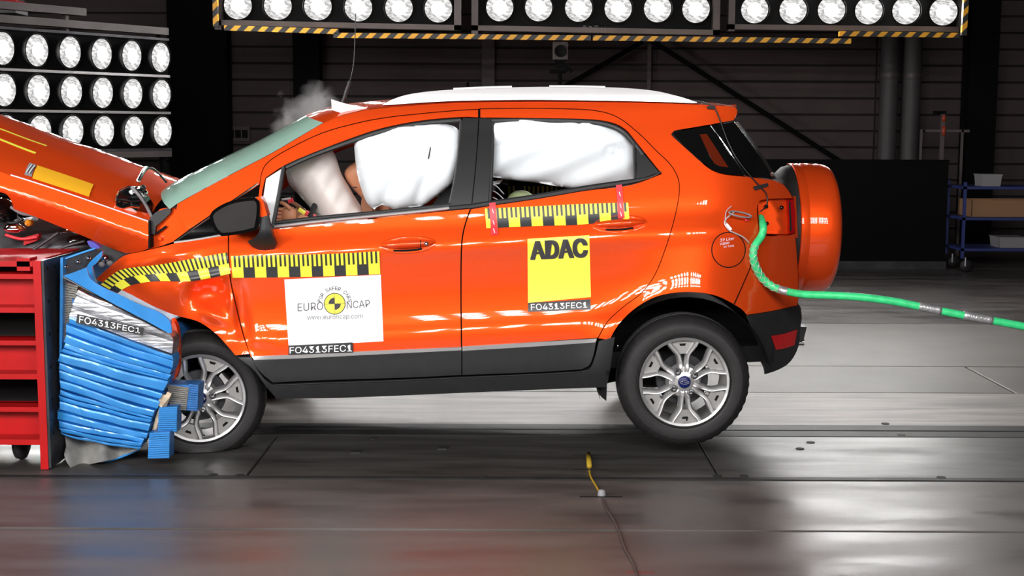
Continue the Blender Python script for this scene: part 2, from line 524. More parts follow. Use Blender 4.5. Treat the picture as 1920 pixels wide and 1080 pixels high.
for i in range(len(xs) - 1):
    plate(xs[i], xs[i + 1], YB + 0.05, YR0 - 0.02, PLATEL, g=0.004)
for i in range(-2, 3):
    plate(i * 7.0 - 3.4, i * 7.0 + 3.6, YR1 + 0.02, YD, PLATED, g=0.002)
    plate(i * 6.2 - 3.0, i * 6.2 + 3.2, YA, YB, PLATE)
    plate(i * 6.2 - 2.9, i * 6.2 + 3.3, YA - 1.05, YA, PLATE)
    plate(i * 6.2 - 2.6, i * 6.2 + 3.6, YA - 2.2, YA - 1.05, PLATE)
plate(-13, 13, -13, YA - 2.2, PLATE)
XE = fl(1810, 688).x
plate(-13, XE, YD, YE, CONC, g=0.008); plate(XE, 13, YR1 + 0.9, YE, CONC, g=0.012, z=-0.001)
plate(-13, 13, YE, YG, CONC, g=0.004); plate(-13, 13, YG, 13.5, PLATE, g=0.002)
for (a, b) in ((YB + 0.006, YB + 0.048), (YR0 - 0.02, (YR0 + YR1) / 2 - 0.012), ((YR0 + YR1) / 2 + 0.012, YR1 + 0.02)):
    o = MB().box((-13, a, -0.04), (13, b, 0.002)).build('rail_strip', RAILDK, floor)
for (px, py) in ((497, 805), (700, 822), (1395, 893), (1345, 893), (905, 893), (1500, 842), (1520, 830), (1660, 795), (1690, 816), (1765, 896), (450, 892), (400, 891)):
    c = fl(px, py)
    MB().lathe([(0.022, 0.0), (0.022, 0.0035), (0.0, 0.0035)], (c.x, c.y, 0), 'Z', 12).build('bolt_hole', RUST, floor)

for nm, a, b, lab in (('wall_left', (-15.2, -14), (-15.0, 12.5), 'dark side wall of the hall, left'), ('wall_right', (15.0, -14), (15.2, 12.5), 'dark side wall of the hall, right'), ('wall_front', (-15.2, -14.2), (15.2, -14.0), 'dark wall behind the camera')):
    o = MB().box((*a, -0.05), (*b, 7.0)).build(nm, WALLM); o['label'] = lab; o['kind'] = 'structure'
o = MB().box((-15.2, -14.2, 7.0), (15.2, 12.6, 7.1)).build('ceiling', COLB); o['label'] = 'black ceiling of the crash hall'; o['kind'] = 'structure'
YW = 12.3     # back wall
wall = thing('wall_back', 'dark grey horizontal panel wall at the back of the hall', None, (0, YW, 0), kind='structure')
def wx(px): return at(px, 240, YW).x
cols = [-15, wx(430), wx(600), wx(905), wx(1215), wx(1640), wx(1840), 15]
hz = 0.225
for i in range(len(cols) - 1):
    for k in range(31):
        z0 = k * hz
        b = 0.012
        x0, x1 = cols[i] + 0.004, cols[i + 1] - 0.004
        vs = [(x0, YW + 0.05, z0 + .004), (x1, YW + 0.05, z0 + .004), (x1, YW + 0.05, z0 + hz - .004), (x0, YW + 0.05, z0 + hz - .004),
              (x0 + b, YW, z0 + b + .004), (x1 - b, YW, z0 + b + .004), (x1 - b, YW, z0 + hz - b - .004), (x0 + b, YW, z0 + hz - b - .004)]
        mk('wall_panel', vs, [(4, 5, 6, 7), (0, 1, 5, 4), (1, 2, 6, 5), (2, 3, 7, 6), (3, 0, 4, 7)], WALLM, wall)
MB().box((-15, YW + 0.05, 0), (15, YW + 0.2, 7.0)).build('wall_backing', RUST, wall)
def post(name, px0, px1, Y, mat, label, d=0.25, z1=6.98):
    a, b = at(px0, 240, Y).x, at(px1, 240, Y).x
    m = MB()
    t = 0.02 if d > 0.1 else 0.008
    m.box((a, Y, 0), (b, Y + t, z1)).box((a, Y + d - t, 0), (b, Y + d, z1)).box(((a + b) / 2 - t, Y + t, 0), ((a + b) / 2 + t, Y + d - t, z1))
    o = m.build(name, mat); o['label'] = label; o['kind'] = 'structure'; return o
post('trim_1', 903, 927, YW - 0.12, WALLL, 'pale steel wall post behind the car roof', 0.1)
post('trim_2', 551, 600, YW - 0.4, COLB, 'black hall column behind the smoke', 0.3)
post('trim_3', 1813, 1867, YW - 0.4, COLB, 'black hall column behind the blue cart', 0.3)
post('trim_4', 318, 428, YW - 0.35, COLB, 'wide black hall column right of the left lamp bank', 0.3)
post('trim_5', 1212, 1219, YW - 0.1, WALLL, 'thin upright rod where the wall braces cross', 0.06)
for nm, a, b, lab in (('trim_6', (1205, 78), (1045, 170), 'diagonal black wall brace falling to the left behind the roof'),
                      ('trim_7', (1218, 74), (1590, 312), 'diagonal black wall brace falling to the right behind the spoiler')):
    o = MB().tube([at(*a, YW - 0.25), at(*b, YW - 0.25)], 0.032, 8).build(nm, COLB); o['label'] = lab; o['kind'] = 'structure'
for px, lab in ((1664, 'grey vertical pipe on the back wall, left of the pair'), (1706, 'grey vertical pipe on the back wall, right of the pair')):
    x = at(px, 240, YW - 0.3).x
    o = thing('wall_pipe', lab, 'pipe', (x, YW - 0.3, 0))
    MB().lathe([(0.125, 0), (0.125, 6.98)], (x, YW - 0.3, 0), 'Z', 28).build('pipe_tube', PIPEM, o, True)
    for z in (0.9, 2.3, 3.6):
        MB().lathe([(0.126, z), (0.137, z), (0.137, z + .05), (0.126, z + .05)], (x, YW - 0.3, 0), 'Z', 28).build('pipe_clamp', FRAME, o)

def black_screen(px0, px1, pyt, Y, lab):
    a, b = at(px0, 300, Y), at(px1, 300, Y)
    zt = at((px0 + px1) / 2, pyt, Y).z
    t = thing('black_partition', lab, 'partition', ((a.x + b.x) / 2, Y, 0))
    n = max(2, int((b.x - a.x) / 1.0))
    for k in range(n):
        x0 = a.x + (b.x - a.x) * k / n; x1 = a.x + (b.x - a.x) * (k + 1) / n
        MB().box((x0 + .003, Y, 0.09), (x1 - .003, Y + 0.06, zt)).build('screen_panel', COLB, t)
    MB().box((a.x, Y - 0.05, 0.0), (b.x, Y + 0.12, 0.09)).build('foot_rail', STEELD, t)
    MB().box((a.x, Y - 0.01, zt), (b.x, Y + 0.07, zt + 0.025)).build('top_rail', COLB, t)
black_screen(1330, 1780, 303, 9.0, 'low black partition behind the spare wheel')
black_screen(-60, 530, 372, 9.6, 'low black partition behind the crumpled bonnet')

# wall socket box
c = at(447, 251, YW - 0.03)
t = thing('socket_box', 'grey wall socket box with three dark outlets', 'socket box', (c.x, YW, c.z))
MB().box((c.x - .16, YW - .05, c.z - .10), (c.x + .16, YW, c.z + .10)).build('housing', WALLL, t)
for k in (-1, 0, 1):
    MB().box((c.x + k * .095 - .038, YW - .062, c.z - .055), (c.x + k * .095 + .038, YW - .05, c.z + .055)).build('outlet', DARK, t)

# ---------------------------------------------------------------- lamp banks
def disc_mesh(nm, n=28):
    me = bpy.data.meshes.new(nm)
    vs = [(0, 0, 0.10)]
    fs = []
    for j, (r, h) in enumerate(((0.45, 0.075), (0.8, 0.03), (1.0, 0.0))):
        for k in range(n): vs.append((r * cos(2 * pi * k / n), r * sin(2 * pi * k / n), h))
    for k in range(n):
        k2 = (k + 1) % n
        fs.append((0, 1 + k, 1 + k2))
        for j in range(2): fs.append((1 + j * n + k, 1 + (j + 1) * n + k, 1 + (j + 1) * n + k2, 1 + j * n + k2))
    me.from_pydata(vs, [], fs); me.update()
    me.polygons.foreach_set('use_smooth', [True] * len(me.polygons))
    return me
LENSME = disc_mesh('lens'); LENSME.materials.append(LENS)
LENSMN = disc_mesh('lens_near'); LENSMN.materials.append(LENSN)
def bezel_mesh(n=28):
    me = bpy.data.meshes.new('bezel'); vs = []; fs = []
    prof = ((1.0, 0.0), (1.09, 0.06), (1.12, -0.05), (0.9, -0.45), (0.4, -0.7))
    for (r, h) in prof:
        for k in range(n): vs.append((r * cos(2 * pi * k / n), r * sin(2 * pi * k / n), h))
    for j in range(len(prof) - 1):
        for k in range(n):
            k2 = (k + 1) % n; fs.append((j * n + k, (j + 1) * n + k, (j + 1) * n + k2, j * n + k2))
    me.from_pydata(vs, [], fs); me.update(); me.materials.append(RIGBLK)
    me.polygons.foreach_set('use_smooth', [True] * len(me.polygons))
    return me
BEZ = bezel_mesh()
def lamp(parent, p, nrm, r, me):
    nrm = V(nrm).normalized()
    q = nrm.to_track_quat('Z', 'Y')
    o = link('lamp', BEZ, None, parent); o.matrix_parent_inverse = Matrix.Identity(4)
    o.location = V(p) - wloc(parent); o.rotation_mode = 'QUATERNION'; o.rotation_quaternion = q; o.scale = (r, r, r)
    l = link('lens', me, None); l.parent = o
    return o
TARGET = V((0.2, 0.6, 0.7))
RL = 0.144
# left bank: three rows of lamps on a slanted rack
def atd(px, py, dep):
    return CAM + ray(px, py) * dep
pr, pl = atd(299, 246, 13.5), atd(5, 246, 12.05)
pl.z = pr.z
dcol = (pl - pr) / 5
nb = V((dcol.y, -dcol.x, 0)).normalized()
if nb.x < 0: nb = -nb
nl = (Matrix.Rotation(R(13), 3, 'Z') @ nb + V((0, 0, -0.06))).normalized()
dzr = 0.368
base = pr + dcol * 3; base.z = 0
bank = thing('lamp_bank', 'slanted black rack of round floodlights in three rows, at the left', 'lamp bank', base, 'floodlight banks of the crash hall')
for r_ in range(3):
    for k in range(7):
        lamp(bank, pr + dcol * k + V((0, 0, dzr * r_)) + nb * 0.05, nl, RL, LENSME)
e0 = pr - dcol * 0.36; e1 = pr + dcol * 6.5
def slab(m, a, b, z0, z1, off, th):
    # an upright board from a to b (plan), between heights, offset along the rack's facing
    o = nb.copy(); o.z = 0; o.normalize()
    p = [V((a.x, a.y, z0)) + o * off, V((b.x, b.y, z0)) + o * off]
    p2 = [q - o * th for q in p]
    up = V((0, 0, z1 - z0))
    return m.hexa([p[0], p[1], p2[1], p2[0], p[0] + up, p[1] + up, p2[1] + up, p2[0] + up])
zb = pr.z
for r_ in range(3):
    slab(MB(), e0, e1, zb + dzr * (r_ - 0.46), zb + dzr * (r_ + 0.46), -0.03, 0.04).build('lamp_board', RIGBLK, bank)
for r_ in range(4):
    z = zb + dzr * (r_ - 0.5)
    slab(MB(), e0, e1, z - 0.012, z + 0.012, 0.03, 0.07).build('crossbar', STEELD if r_ in (0, 3) else BRUSHED, bank)
z = zb + dzr * 2.72
slab(MB(), e0, e1, z - .035, z + .035, 0.03, 0.09).build('top_rail', FRAME, bank)
z = zb - dzr * 0.62
slab(MB(), e0, e1, z - .03, z + .03, 0.03, 0.09).build('bottom_rail', FRAME, bank)
z = zb + dzr * 3.05
slab(MB(), pr + dcol * 2.4, e1, z - .035, z + .035, 0.03, 0.09).build('upper_rail', FRAME, bank)
for k in (-0.33, 2.8, 6.45):
    a = pr + dcol * k
    slab(MB(), a, a + dcol * 0.1, 0.0, zb + dzr * (2.8 if k < 0 else 3.1), -0.05, 0.06).build('upright', FRAME if k > 0 else RIGBLK, bank)
# red winch box seen above the rack
c = atd(12, 14, 12.6)
t = thing('winch_box', 'red box resting above the left floodlight rack, cut by the frame', 'box', (c.x, c.y, c.z - .06))
MB().box((c.x - .4, c.y - .1, c.z - .01), (c.x + .13, c.y + .2, c.z + .06)).build('box_body', RED, t)
MB().box((c.x - .4, c.y - .1, c.z + .065), (c.x + .10, c.y + .2, c.z + .20)).build('box_lid', BLACKPL, t)
MB().box((c.x - .4, c.y - .12, c.z - .06), (c.x + .13, c.y + .2, c.z - .015)).build('box_base', GREYPL, t)

# overhead far bank: three frames with six lamps in the row in view and two rows above the frame
YT = 7.9
rows = [[(446, 10), (521, 11), (596, 12), (672, 14), (748, 15), (822, 16)], [(937, 14), (1010, 14), (1085, 15), (1159, 16), (1233, 16), (1305, 17)], [(1415, 18), (1487, 19), (1559, 19), (1629, 20), (1699, 20), (1769, 22)]]
edges = [(402, 864, 47, 57), (884, 1350, 57, 66), (1366, 1812, 55, 60)]
labs = ['overhead floodlight bank at the far left of the car, six lamps in view', 'overhead floodlight bank above the middle of the car roof', 'overhead floodlight bank above the spare wheel, at the right']
BANKS = []
for b_, row in enumerate(rows):
    Yb = YT + b_ * 0.18
    P = [at(x, y, Yb) for (x, y) in row]
    mid = (P[0] + P[5]) / 2
    bk = thing('lamp_bank', labs[b_], 'lamp bank', (mid.x, Yb, P[0].z - 0.3), 'floodlight banks of the crash hall')
    BANKS.append(bk)
    for r_ in range(3):
        for p in P:
            q = p + V((0, 0.10 * r_, 0.42 * r_))
            lamp(bk, q, (TARGET - q).normalized() + V((0, -0.25, 0.1)), RL, LENSME)
    x0 = at(edges[b_][0], 30, Yb).x; x1 = at(edges[b_][1], 30, Yb).x
    zb0 = at(edges[b_][0], edges[b_][2], Yb).z; zb1 = at(edges[b_][1], edges[b_][3], Yb).z
    zt = P[0].z + 1.3
    zl = P[0].z - 0.185
    MB().hexa([(x0 + .04, Yb + .12, zl), (x1 - .04, Yb + .12, zl - .03), (x1 - .04, Yb + .2, zl - .03), (x0 + .04, Yb + .2, zl), (x0 + .04, Yb + .4, zt), (x1 - .04, Yb + .4, zt), (x1 - .04, Yb + .5, zt), (x0 + .04, Yb + .5, zt)]).build('lamp_board', RIGBLK, bk)
    MB().hexa([(x0, Yb, zb0), (x1, Yb, zb1), (x1, Yb + .12, zb1), (x0, Yb + .12, zb0), (x0, Yb, zb0 + .055), (x1, Yb, zb1 + .055), (x1, Yb + .12, zb1 + .055), (x0, Yb + .12, zb0 + .055)]).build('bottom_rail', FRAME, bk)
    for xa in (x0, x1 - .07):
        MB().box((xa, Yb, min(zb0, zb1)), (xa + .07, Yb + .12, zt)).build('upright', FRAME, bk)
    MB().box((x0, Yb + .3, zt), (x1, Yb + .5, zt + .07)).build('top_rail', FRAME, bk)
def hazard(a, b, bi, Y=YT - 0.12):
    p, q = at(*a, Y), at(*b, Y)
    hgt = 0.052
    m = MB()
    if abs(q.x - p.x) > abs(q.z - p.z):
        m.hexa([p + V((0, 0, -hgt / 2)), q + V((0, 0, -hgt / 2)), q + V((0, .05, -hgt / 2)), p + V((0, .05, -hgt / 2)), p + V((0, 0, hgt / 2)), q + V((0, 0, hgt / 2)), q + V((0, .05, hgt / 2)), p + V((0, .05, hgt / 2))])
    else:
        m.hexa([p + V((-hgt / 2, 0, 0)), p + V((hgt / 2, 0, 0)), p + V((hgt / 2, .05, 0)), p + V((-hgt / 2, .05, 0)), q + V((-hgt / 2, 0, 0)), q + V((hgt / 2, 0, 0)), q + V((hgt / 2, .05, 0)), q + V((-hgt / 2, .05, 0))])
    return m.build('hazard_bar', HAZ, BANKS[bi])
hazard((420, 52), (634, 59), 0)
hazard((402, -60), (404, 50), 0)
hazard((625, 66), (872, 68.5), 0)
hazard((872, 68.5), (1108, 71), 1)
hazard((1112, 71), (1357, 74), 1)
hazard((1357, 74), (1596, 77), 2)
hazard((1574, 63), (1800, 66), 2, Y=YT + .02)
hazard((1808, 66), (1816, -60), 2)

# near-side banks, the mirror image of the visible ones: behind and above the camera
def near_bank(lab, x0, x1, nx, nz, Y, z0, dz, aim, yl=0.0):
    bk = thing('lamp_bank', lab, 'lamp bank', ((x0 + x1) / 2, Y, z0 - .3), 'floodlight banks of the crash hall')
    for i in range(nx):
        for j in range(nz):
            t_ = i / (nx - 1)
            p = V((x0 + (x1 - x0) * t_, Y + yl * t_ - 0.08 * j, z0 + dz * j))
            lamp(bk, p, V(aim) - p, RL, LENSMN)
    a, b = V((x0 - (.25 if x0 < x1 else -.25), Y - .08, z0 - .3)), V((x1 + (.25 if x0 < x1 else -.25), Y + yl - .08, z0 - .3))
    up = V((0, -0.08 * nz, dz * nz + .25)); bk_ = V((0, -.1, 0))
    MB().hexa([a, b, b + bk_, a + bk_, a + up, b + up, b + bk_ + up, a + bk_ + up]).build('lamp_board', RIGBLK, bk)
for s_, lab in ((-1, 'overhead floodlight bank behind the camera, left'), (0, 'overhead floodlight bank behind the camera, middle'), (1, 'overhead floodlight bank behind the camera, right')):
    near_bank(lab, s_ * 2.95 - 1.1, s_ * 2.95 + 1.1, 6, 4, -6.9, 2.95, 0.42, (0.1, 0.3, 0.8))
near_bank('floodlight rack on the camera side, left', -5.1, -3.9, 7, 4, -4.4, 1.75, 0.37, (0.0, 0.0, 0.9), -1.1)
fb = thing('lamp_bank', 'overhead floodlight bank before the crumpled bonnet, out of view', 'lamp bank', (-5.4, 0.9, 3.6), 'floodlight banks of the crash hall')
for i in range(6):
    for j in range(3):
        p = V((-5.4 - 0.1 * j, -0.2 + 0.44 * i, 3.9 + 0.4 * j)); lamp(fb, p, V((-0.8, 0.9, 1.2)) - p, RL, LENSMN)
MB().box((-5.9, -0.5, 3.6), (-5.75, 2.3, 5.1)).build('lamp_board', RIGBLK, fb)

# ================================================================ THE CAR
HSLOPE = 0.055
SIDE = [(150, 0.42), (200, 0.30), (250, 0.235), (320, 0.155), (390, 0.085), (420, 0.064), (440, 0.040), (456, 0.022), (466, 0.020), (490, 0.030), (540, 0.040), (580, 0.034), (600, 0.022), (618, 0.004), (640, 0.0), (660, 0.004), (700, 0.016), (735, 0.045), (760, 0.07)]
def gs(px, py, cx, cy, sx, sy, rot=0.0):
    dx, dy = px - cx, py - cy
    if rot:
        c, s = cos(R(rot)), sin(R(rot)); dx, dy = dx * c + dy * s, -dx * s + dy * c
    return exp(-(dx / sx) ** 2 - (dy / sy) ** 2)
def ysym(px, py):
    w_ = py + HSLOPE * (px - 870)
    y = lerp_tab(SIDE, w_)
    if px < 500: y += ((500 - px) / 320) ** 2 * 0.17
    if px > 1290: y += 0.40 * ((px - 1290) / 215) ** 2.6
    r = hypot(px - 1285, py - 718)
    y -= 0.030 * exp(-((r - 160) / 34) ** 2) * (1 if py < 700 else 0.6)
    y -= 0.045 * gs(px, py, 1300, 520, 85, 60)          # rear haunch
    y += 0.012 * gs(px, py, 1385, 405, 55, 45)
    return y
def yside(px, py):
    y = ysym(px, py)
    if px < 520:     # crash damage in the front wing
        y += 0.075 * gs(px, py, 390, 552, 40, 22, -8)
        y -= 0.035 * gs(px, py, 338, 548, 34, 26, 20)
        y -= 0.040 * gs(px, py, 434, 560, 11, 36, -8)
        y -= 0.022 * gs(px, py, 390, 520, 50, 9, -10)
        y -= 0.020 * gs(px, py, 400, 590, 36, 12, 30)
        y += 0.030 * gs(px, py, 452, 600, 16, 50, -12)
        y -= 0.020 * gs(px, py, 320, 478, 60, 12, -12)
        y += 0.020 * gs(px, py, 300, 500, 26, 22, 30)
        y += 0.012 * gs(px, py, 470, 655, 40, 18)
    return y
def yo(off): return lambda px, py: yside(px, py) + off
def cst(Y): return lambda px, py: Y

axle = at(1285, 718, 0.03)
car = thing('car', 'orange compact SUV with crumpled front hitting the blue barrier', 'car', (0.2, YC, 0.0))

# --- outer skin, near side and its mirror
seamF = [(897, 205), (860, 207), (800, 212), (720, 221), (660, 233), (600, 251), (540, 280), (505, 302), (492, 320), (487, 346)]
seamR = [(900, 204), (980, 203), (1060, 204), (1120, 208), (1160, 221), (1200, 252), (1230, 282), (1255, 306), (1269, 328), (1274, 350), (1271, 380), (1262, 420), (1247, 468), (1228, 515), (1203, 549), (1172, 573), (1140, 602), (1121, 634)]
ptop = [(332, 382), (384, 353), (442, 322), (509, 287), (560, 257), (606, 230), (640, 216), (690, 205), (760, 198), (860, 192), (1000, 190), (1150, 191), (1240, 193), (1300, 195), (1345, 197), (1378, 200)]
quarter = ([(*ptop[0], 1)] + ptop[1:-1] + [(*ptop[-1], 1), (1383, 206), (1382, 214), (1376, 226, 1), (1333, 234), (1285, 242), (1264, 246), (1259, 252), (1270, 263), (1290, 281), (1325, 312), (1340, 321), (1360, 327), (1400, 331), (1448, 337, 1),
           (1468, 345), (1482, 362), (1487, 372, 1), (1440, 374), (1424, 378), (1420, 392), (1421, 410), (1424, 436, 1), (1410, 492), (1376, 571, 1), (1345, 556), (1310, 549), (1270, 549), (1230, 557), (1195, 576), (1166, 602), (1150, 625), (1144, 638, 1), (1121, 635, 1)]
           + [(a, b) for a, b in reversed(seamR[1:-1])] + [(900, 204, 1), (897, 205)] + seamF[1:-1] + [(487, 346, 1), (420, 390), (352, 432, 1), (340, 412), (330, 398)])
panel('body_side', quarter, yside, ORANGE, car, 8, gap=0.8, mirror=True)
fender = [(178, 524, 1), (205, 500), (232, 479), (262, 472), (278, 468, 1), (300, 463), (330, 455, 1), (365, 449), (400, 443), (428, 439, 1), (428, 470), (431, 520), (440, 565), (455, 625), (469, 664, 1), (441, 667, 1), (425, 648), (404, 626), (372, 604), (330, 592), (290, 576), (235, 548)]
panel('front_wing', fender, yside, ORANGE, car, 5, gap=0.8, mirror=True)
fdoor = panel('front_door', [(429, 439, 1), (470, 432), (513, 429, 1), (600, 420), (700, 410), (800, 399), (882, 391, 1), (872, 420), (866, 450), (864, 500), (864, 580), (865, 651, 1), (700, 659), (560, 666), (470, 670, 1), (456, 625), (441, 565), (432, 520), (429, 470)], yside, ORANGE, car, 8, gap=0.8, mirror=True)
fr_in = [(867, 220), (795, 226), (720, 240), (655, 261), (580, 290), (533, 311), (510, 324)]
panel('door_frame', [(897, 205, 1)] + seamF[1:] + [(484, 372), (484, 392, 1), (490, 386, 1), (492, 360), (498, 334, 1)] + list(reversed(fr_in))[1:] + [(897, 221, 1)], yo(0.004), ORANGE, fdoor, 6, gap=0.8, mirror=True)
rdoor = panel('rear_door', [(900, 204, 1)] + seamR[1:-1] + [(1121, 634, 1), (1000, 642), (866, 651, 1), (865, 580), (865, 500), (867, 450), (873, 420), (883, 392, 1), (917, 386), (1000, 373), (1100, 357), (1180, 347), (1240, 326, 1), (1215, 295), (1192, 266), (1172, 243), (1145, 230), (1100, 224), (1000, 222), (900, 221, 1)], yside, ORANGE, car, 8, gap=0.8, mirror=True)
panel('rear_bumper', [(1426, 438, 1), (1440, 442), (1475, 442), (1491, 437, 1), (1494, 470), (1497, 520), (1497, 560), (1495, 573, 1), (1450, 583), (1400, 591, 1), (1390, 580), (1377, 572, 1), (1411, 492)], yside, ORANGE, car, 7, gap=0.7, mirror=True)
panel('bumper_cladding', [(1399, 592, 1), (1450, 584), (1495, 574, 1), (1502, 585), (1503, 600), (1500, 620), (1497, 650), (1482, 678), (1460, 693), (1434, 702, 1), (1432, 680), (1421, 640), (1406, 608)], yo(-0.008), BLACKPL, car, 7, mirror=True)
# seams: dark rubber behind the shut lines
for nm, pth in (('door_seal', seamF + [(470, 400), (430, 440)]), ('door_seal', seamR), ('door_seal', [(900, 205), (900, 222)]), ('door_seal', [(883, 392), (872, 422), (865, 470), (864, 580), (865, 652)]), ('door_seal', [(428, 440), (429, 480), (436, 545), (455, 625), (470, 668)]), ('bumper_seal', [(1424, 437), (1410, 492), (1376, 572)]), ('bumper_seal', [(1400, 591), (1450, 584), (1495, 573)])):
    ribbon(nm, pth, 9, yo(0.022), DARK, car, 0.006)

# --- black cladding along the sill
silv = panel('door_trim', [(472, 668, 1), (560, 665), (700, 658), (865, 651, 1), (865, 657, 1), (700, 665), (560, 672), (476, 675, 1)], yo(-0.006), BRUSHED, car, 7)
panel('door_trim', [(867, 650, 1), (1000, 642), (1119, 635, 1), (1117, 642, 1), (1000, 650), (867, 658, 1)], yo(-0.006), BRUSHED, car, 7)
panel('door_cladding', [(474, 676, 1), (560, 673), (700, 666), (865, 658, 1), (865, 703, 1), (760, 708), (600, 713), (512, 717, 1), (496, 705), (482, 690)], yo(-0.012), BLACKPL, car, 8, thick=0.03)
panel('door_cladding', [(867, 659, 1), (1000, 651), (1117, 643, 1), (1112, 668), (1104, 686), (1092, 692), (1000, 698), (867, 703, 1)], yo(-0.012), BLACKPL, car, 8, thick=0.03)
ribbon('sill_gap', [(500, 718), (600, 715), (760, 710), (865, 705), (1000, 700), (1092, 695), (1106, 688), (1114, 668)], 8, yo(0.02), DARK, car, 0.01)
panel('sill', [(512, 722, 1), (620, 718), (760, 713), (865, 708), (1000, 702), (1090, 697), (1106, 691), (1115, 672), (1123, 640, 1), (1153, 632, 1), (1150, 650), (1143, 700), (1137, 726, 1), (1000, 731), (860, 737), (640, 746), (518, 747, 1), (497, 722), (476, 694), (446, 670, 1), (471, 670, 1), (482, 692), (497, 712)], yo(-0.010), BLACKPL, car, 8, thick=0.10)
ribbon('sill_edge', [(512, 722), (620, 718), (760, 713), (865, 708), (1000, 702), (1090, 697), (1104, 692)], 2.6, yo(-0.014), PILLAR, car, 0.01)
panel('mud_flap', [(1118, 722, 1), (1138, 724, 1), (1137, 752, 1), (1128, 745), (1120, 735)], yo(0.05), RUBBER, car, 7)
# --- window frames, glass, pillars
def pil(px, py): return yside(px, py) + 0.006
panel('pillar_cover', [(868, 221, 1), (897, 222, 1), (892, 300), (883, 388, 1), (845, 388, 1), (855, 330), (863, 270)], pil, PILLAR, fdoor, 8, mirror=True)
panel('pillar_cover', [(899, 222, 1), (922, 222, 1), (920, 300), (915, 383, 1), (885, 389, 1), (893, 310)], pil, PILLAR, rdoor, 8, mirror=True)
ribbon('window_seal', [(536, 314), (580, 294), (655, 266), (720, 245), (795, 231), (864, 225)], 9, yo(0.010), BLACKPL, fdoor, 0.02, 0.004)
ribbon('window_seal', [(865, 225), (862, 275), (854, 335), (843, 388)], 7, yo(0.010), BLACKPL, fdoor, 0.02, 0.003)
ribbon('window_divider', [(532, 312), (523, 365), (512, 424)], 8, yo(0.006), BLACKPL, fdoor, 0.02, 0.004)
ribbon('window_seal', [(922, 226), (1000, 225), (1098, 228), (1140, 234), (1168, 247), (1190, 271), (1205, 290)], 9, yo(0.010), BLACKPL, rdoor, 0.02, 0.004)
ribbon('window_seal', [(924, 226), (922, 300), (918, 383)], 7, yo(0.010), BLACKPL, rdoor, 0.02, 0.003)
ribbon('window_divider', [(1189, 268), (1191, 342)], 6, yo(0.008), BLACKPL, rdoor, 0.02, 0.003)
panel('quarter_trim', [(1193, 272, 1), (1236, 323, 1), (1195, 337, 1)], yo(0.008), PILLAR, rdoor, 7)
ribbon('belt_moulding', [(514, 425), (600, 415), (700, 405), (800, 395), (842, 390)], 7, yo(-0.004), BRUSHED, fdoor, 0.02, 0.004)
ribbon('belt_seal', [(514, 418), (600, 408), (700, 399), (800, 389), (846, 384)], 7, yo(0.006), BLACKPL, fdoor, 0.02, 0.004)
ribbon('belt_moulding', [(840, 391), (882, 387)], 10, yo(-0.002), BLACKPL, fdoor, 0.02, 0.004)
ribbon('belt_moulding', [(880, 388), (917, 382), (1000, 370), (1100, 353), (1180, 341), (1220, 332), (1240, 322)], 11, yo(-0.004), BLACKPL, rdoor, 0.02, 0.005, taper=lambda t: 1 if t < 0.8 else 1 - 0.75 * (t - 0.8) / 0.2)
GY = yo(0.020)
panel('window_glass', [(535, 314, 1), (580, 294), (655, 266), (720, 245), (795, 231), (864, 226, 1), (861, 280), (846, 386, 1), (700, 400), (514, 419, 1)], GY, GLASS, fdoor, 16, 0)
panel('window_glass', [(924, 227, 1), (1098, 229), (1140, 235), (1168, 248), (1189, 270, 1), (1190, 341, 1), (1000, 370), (919, 382, 1)], GY, GLASS, rdoor, 16, 0)
panel('sail_glass', [(499, 335, 1), (532, 314, 1), (513, 424, 1), (502, 428, 1), (491, 388, 1)], yo(0.012), WHITE, fdoor, 10)  # opaque white stands in for the airbag and reflection showing in this pane
# black triangle ahead of the door with chrome edge
tri = [(328, 453, 1), (400, 402), (482, 346, 1), (486, 375, 1), (450, 428), (428, 437, 1), (370, 447)]
panel('mirror_sail', tri, yo(0.004), GLOSSBLK, car, 8)
ribbon('sail_moulding', [(326, 454), (360, 429), (420, 388), (484, 344)], 4, yo(-0.003), CHROME, car, 0.01)
ribbon('sail_moulding', [(326, 455), (370, 449), (430, 438), (460, 430)], 4.5, yo(-0.003), BRUSHED, car, 0.01)
# rear quarter glass and tailgate glass
panel('quarter_glass', [(1261, 249, 1), (1290, 243), (1332, 236, 1), (1398, 329, 1), (1360, 326), (1340, 320), (1325, 310), (1290, 280)], yo(0.004), GLOSSBLK, car, 8)
panel('glass_window', [(1312, 252, 1), (1325, 251, 1), (1366, 314, 1), (1345, 310), (1334, 298)], yo(0.002), pm('tinted_orange_view', (0.10, 0.012, 0.004), 0.1), car, 8)
ribbon('glass_edge', [(1333, 235), (1365, 280), (1399, 330)], 2.2, yo(-0.001), CHROME, car, 0.005)
tg = panel('tailgate_glass', [(1334, 235, 1), (1376, 228, 1), (1415, 280), (1449, 336, 1), (1400, 330, 1)], yo(0.004), GLOSSBLK, car, 7, mirror=True)

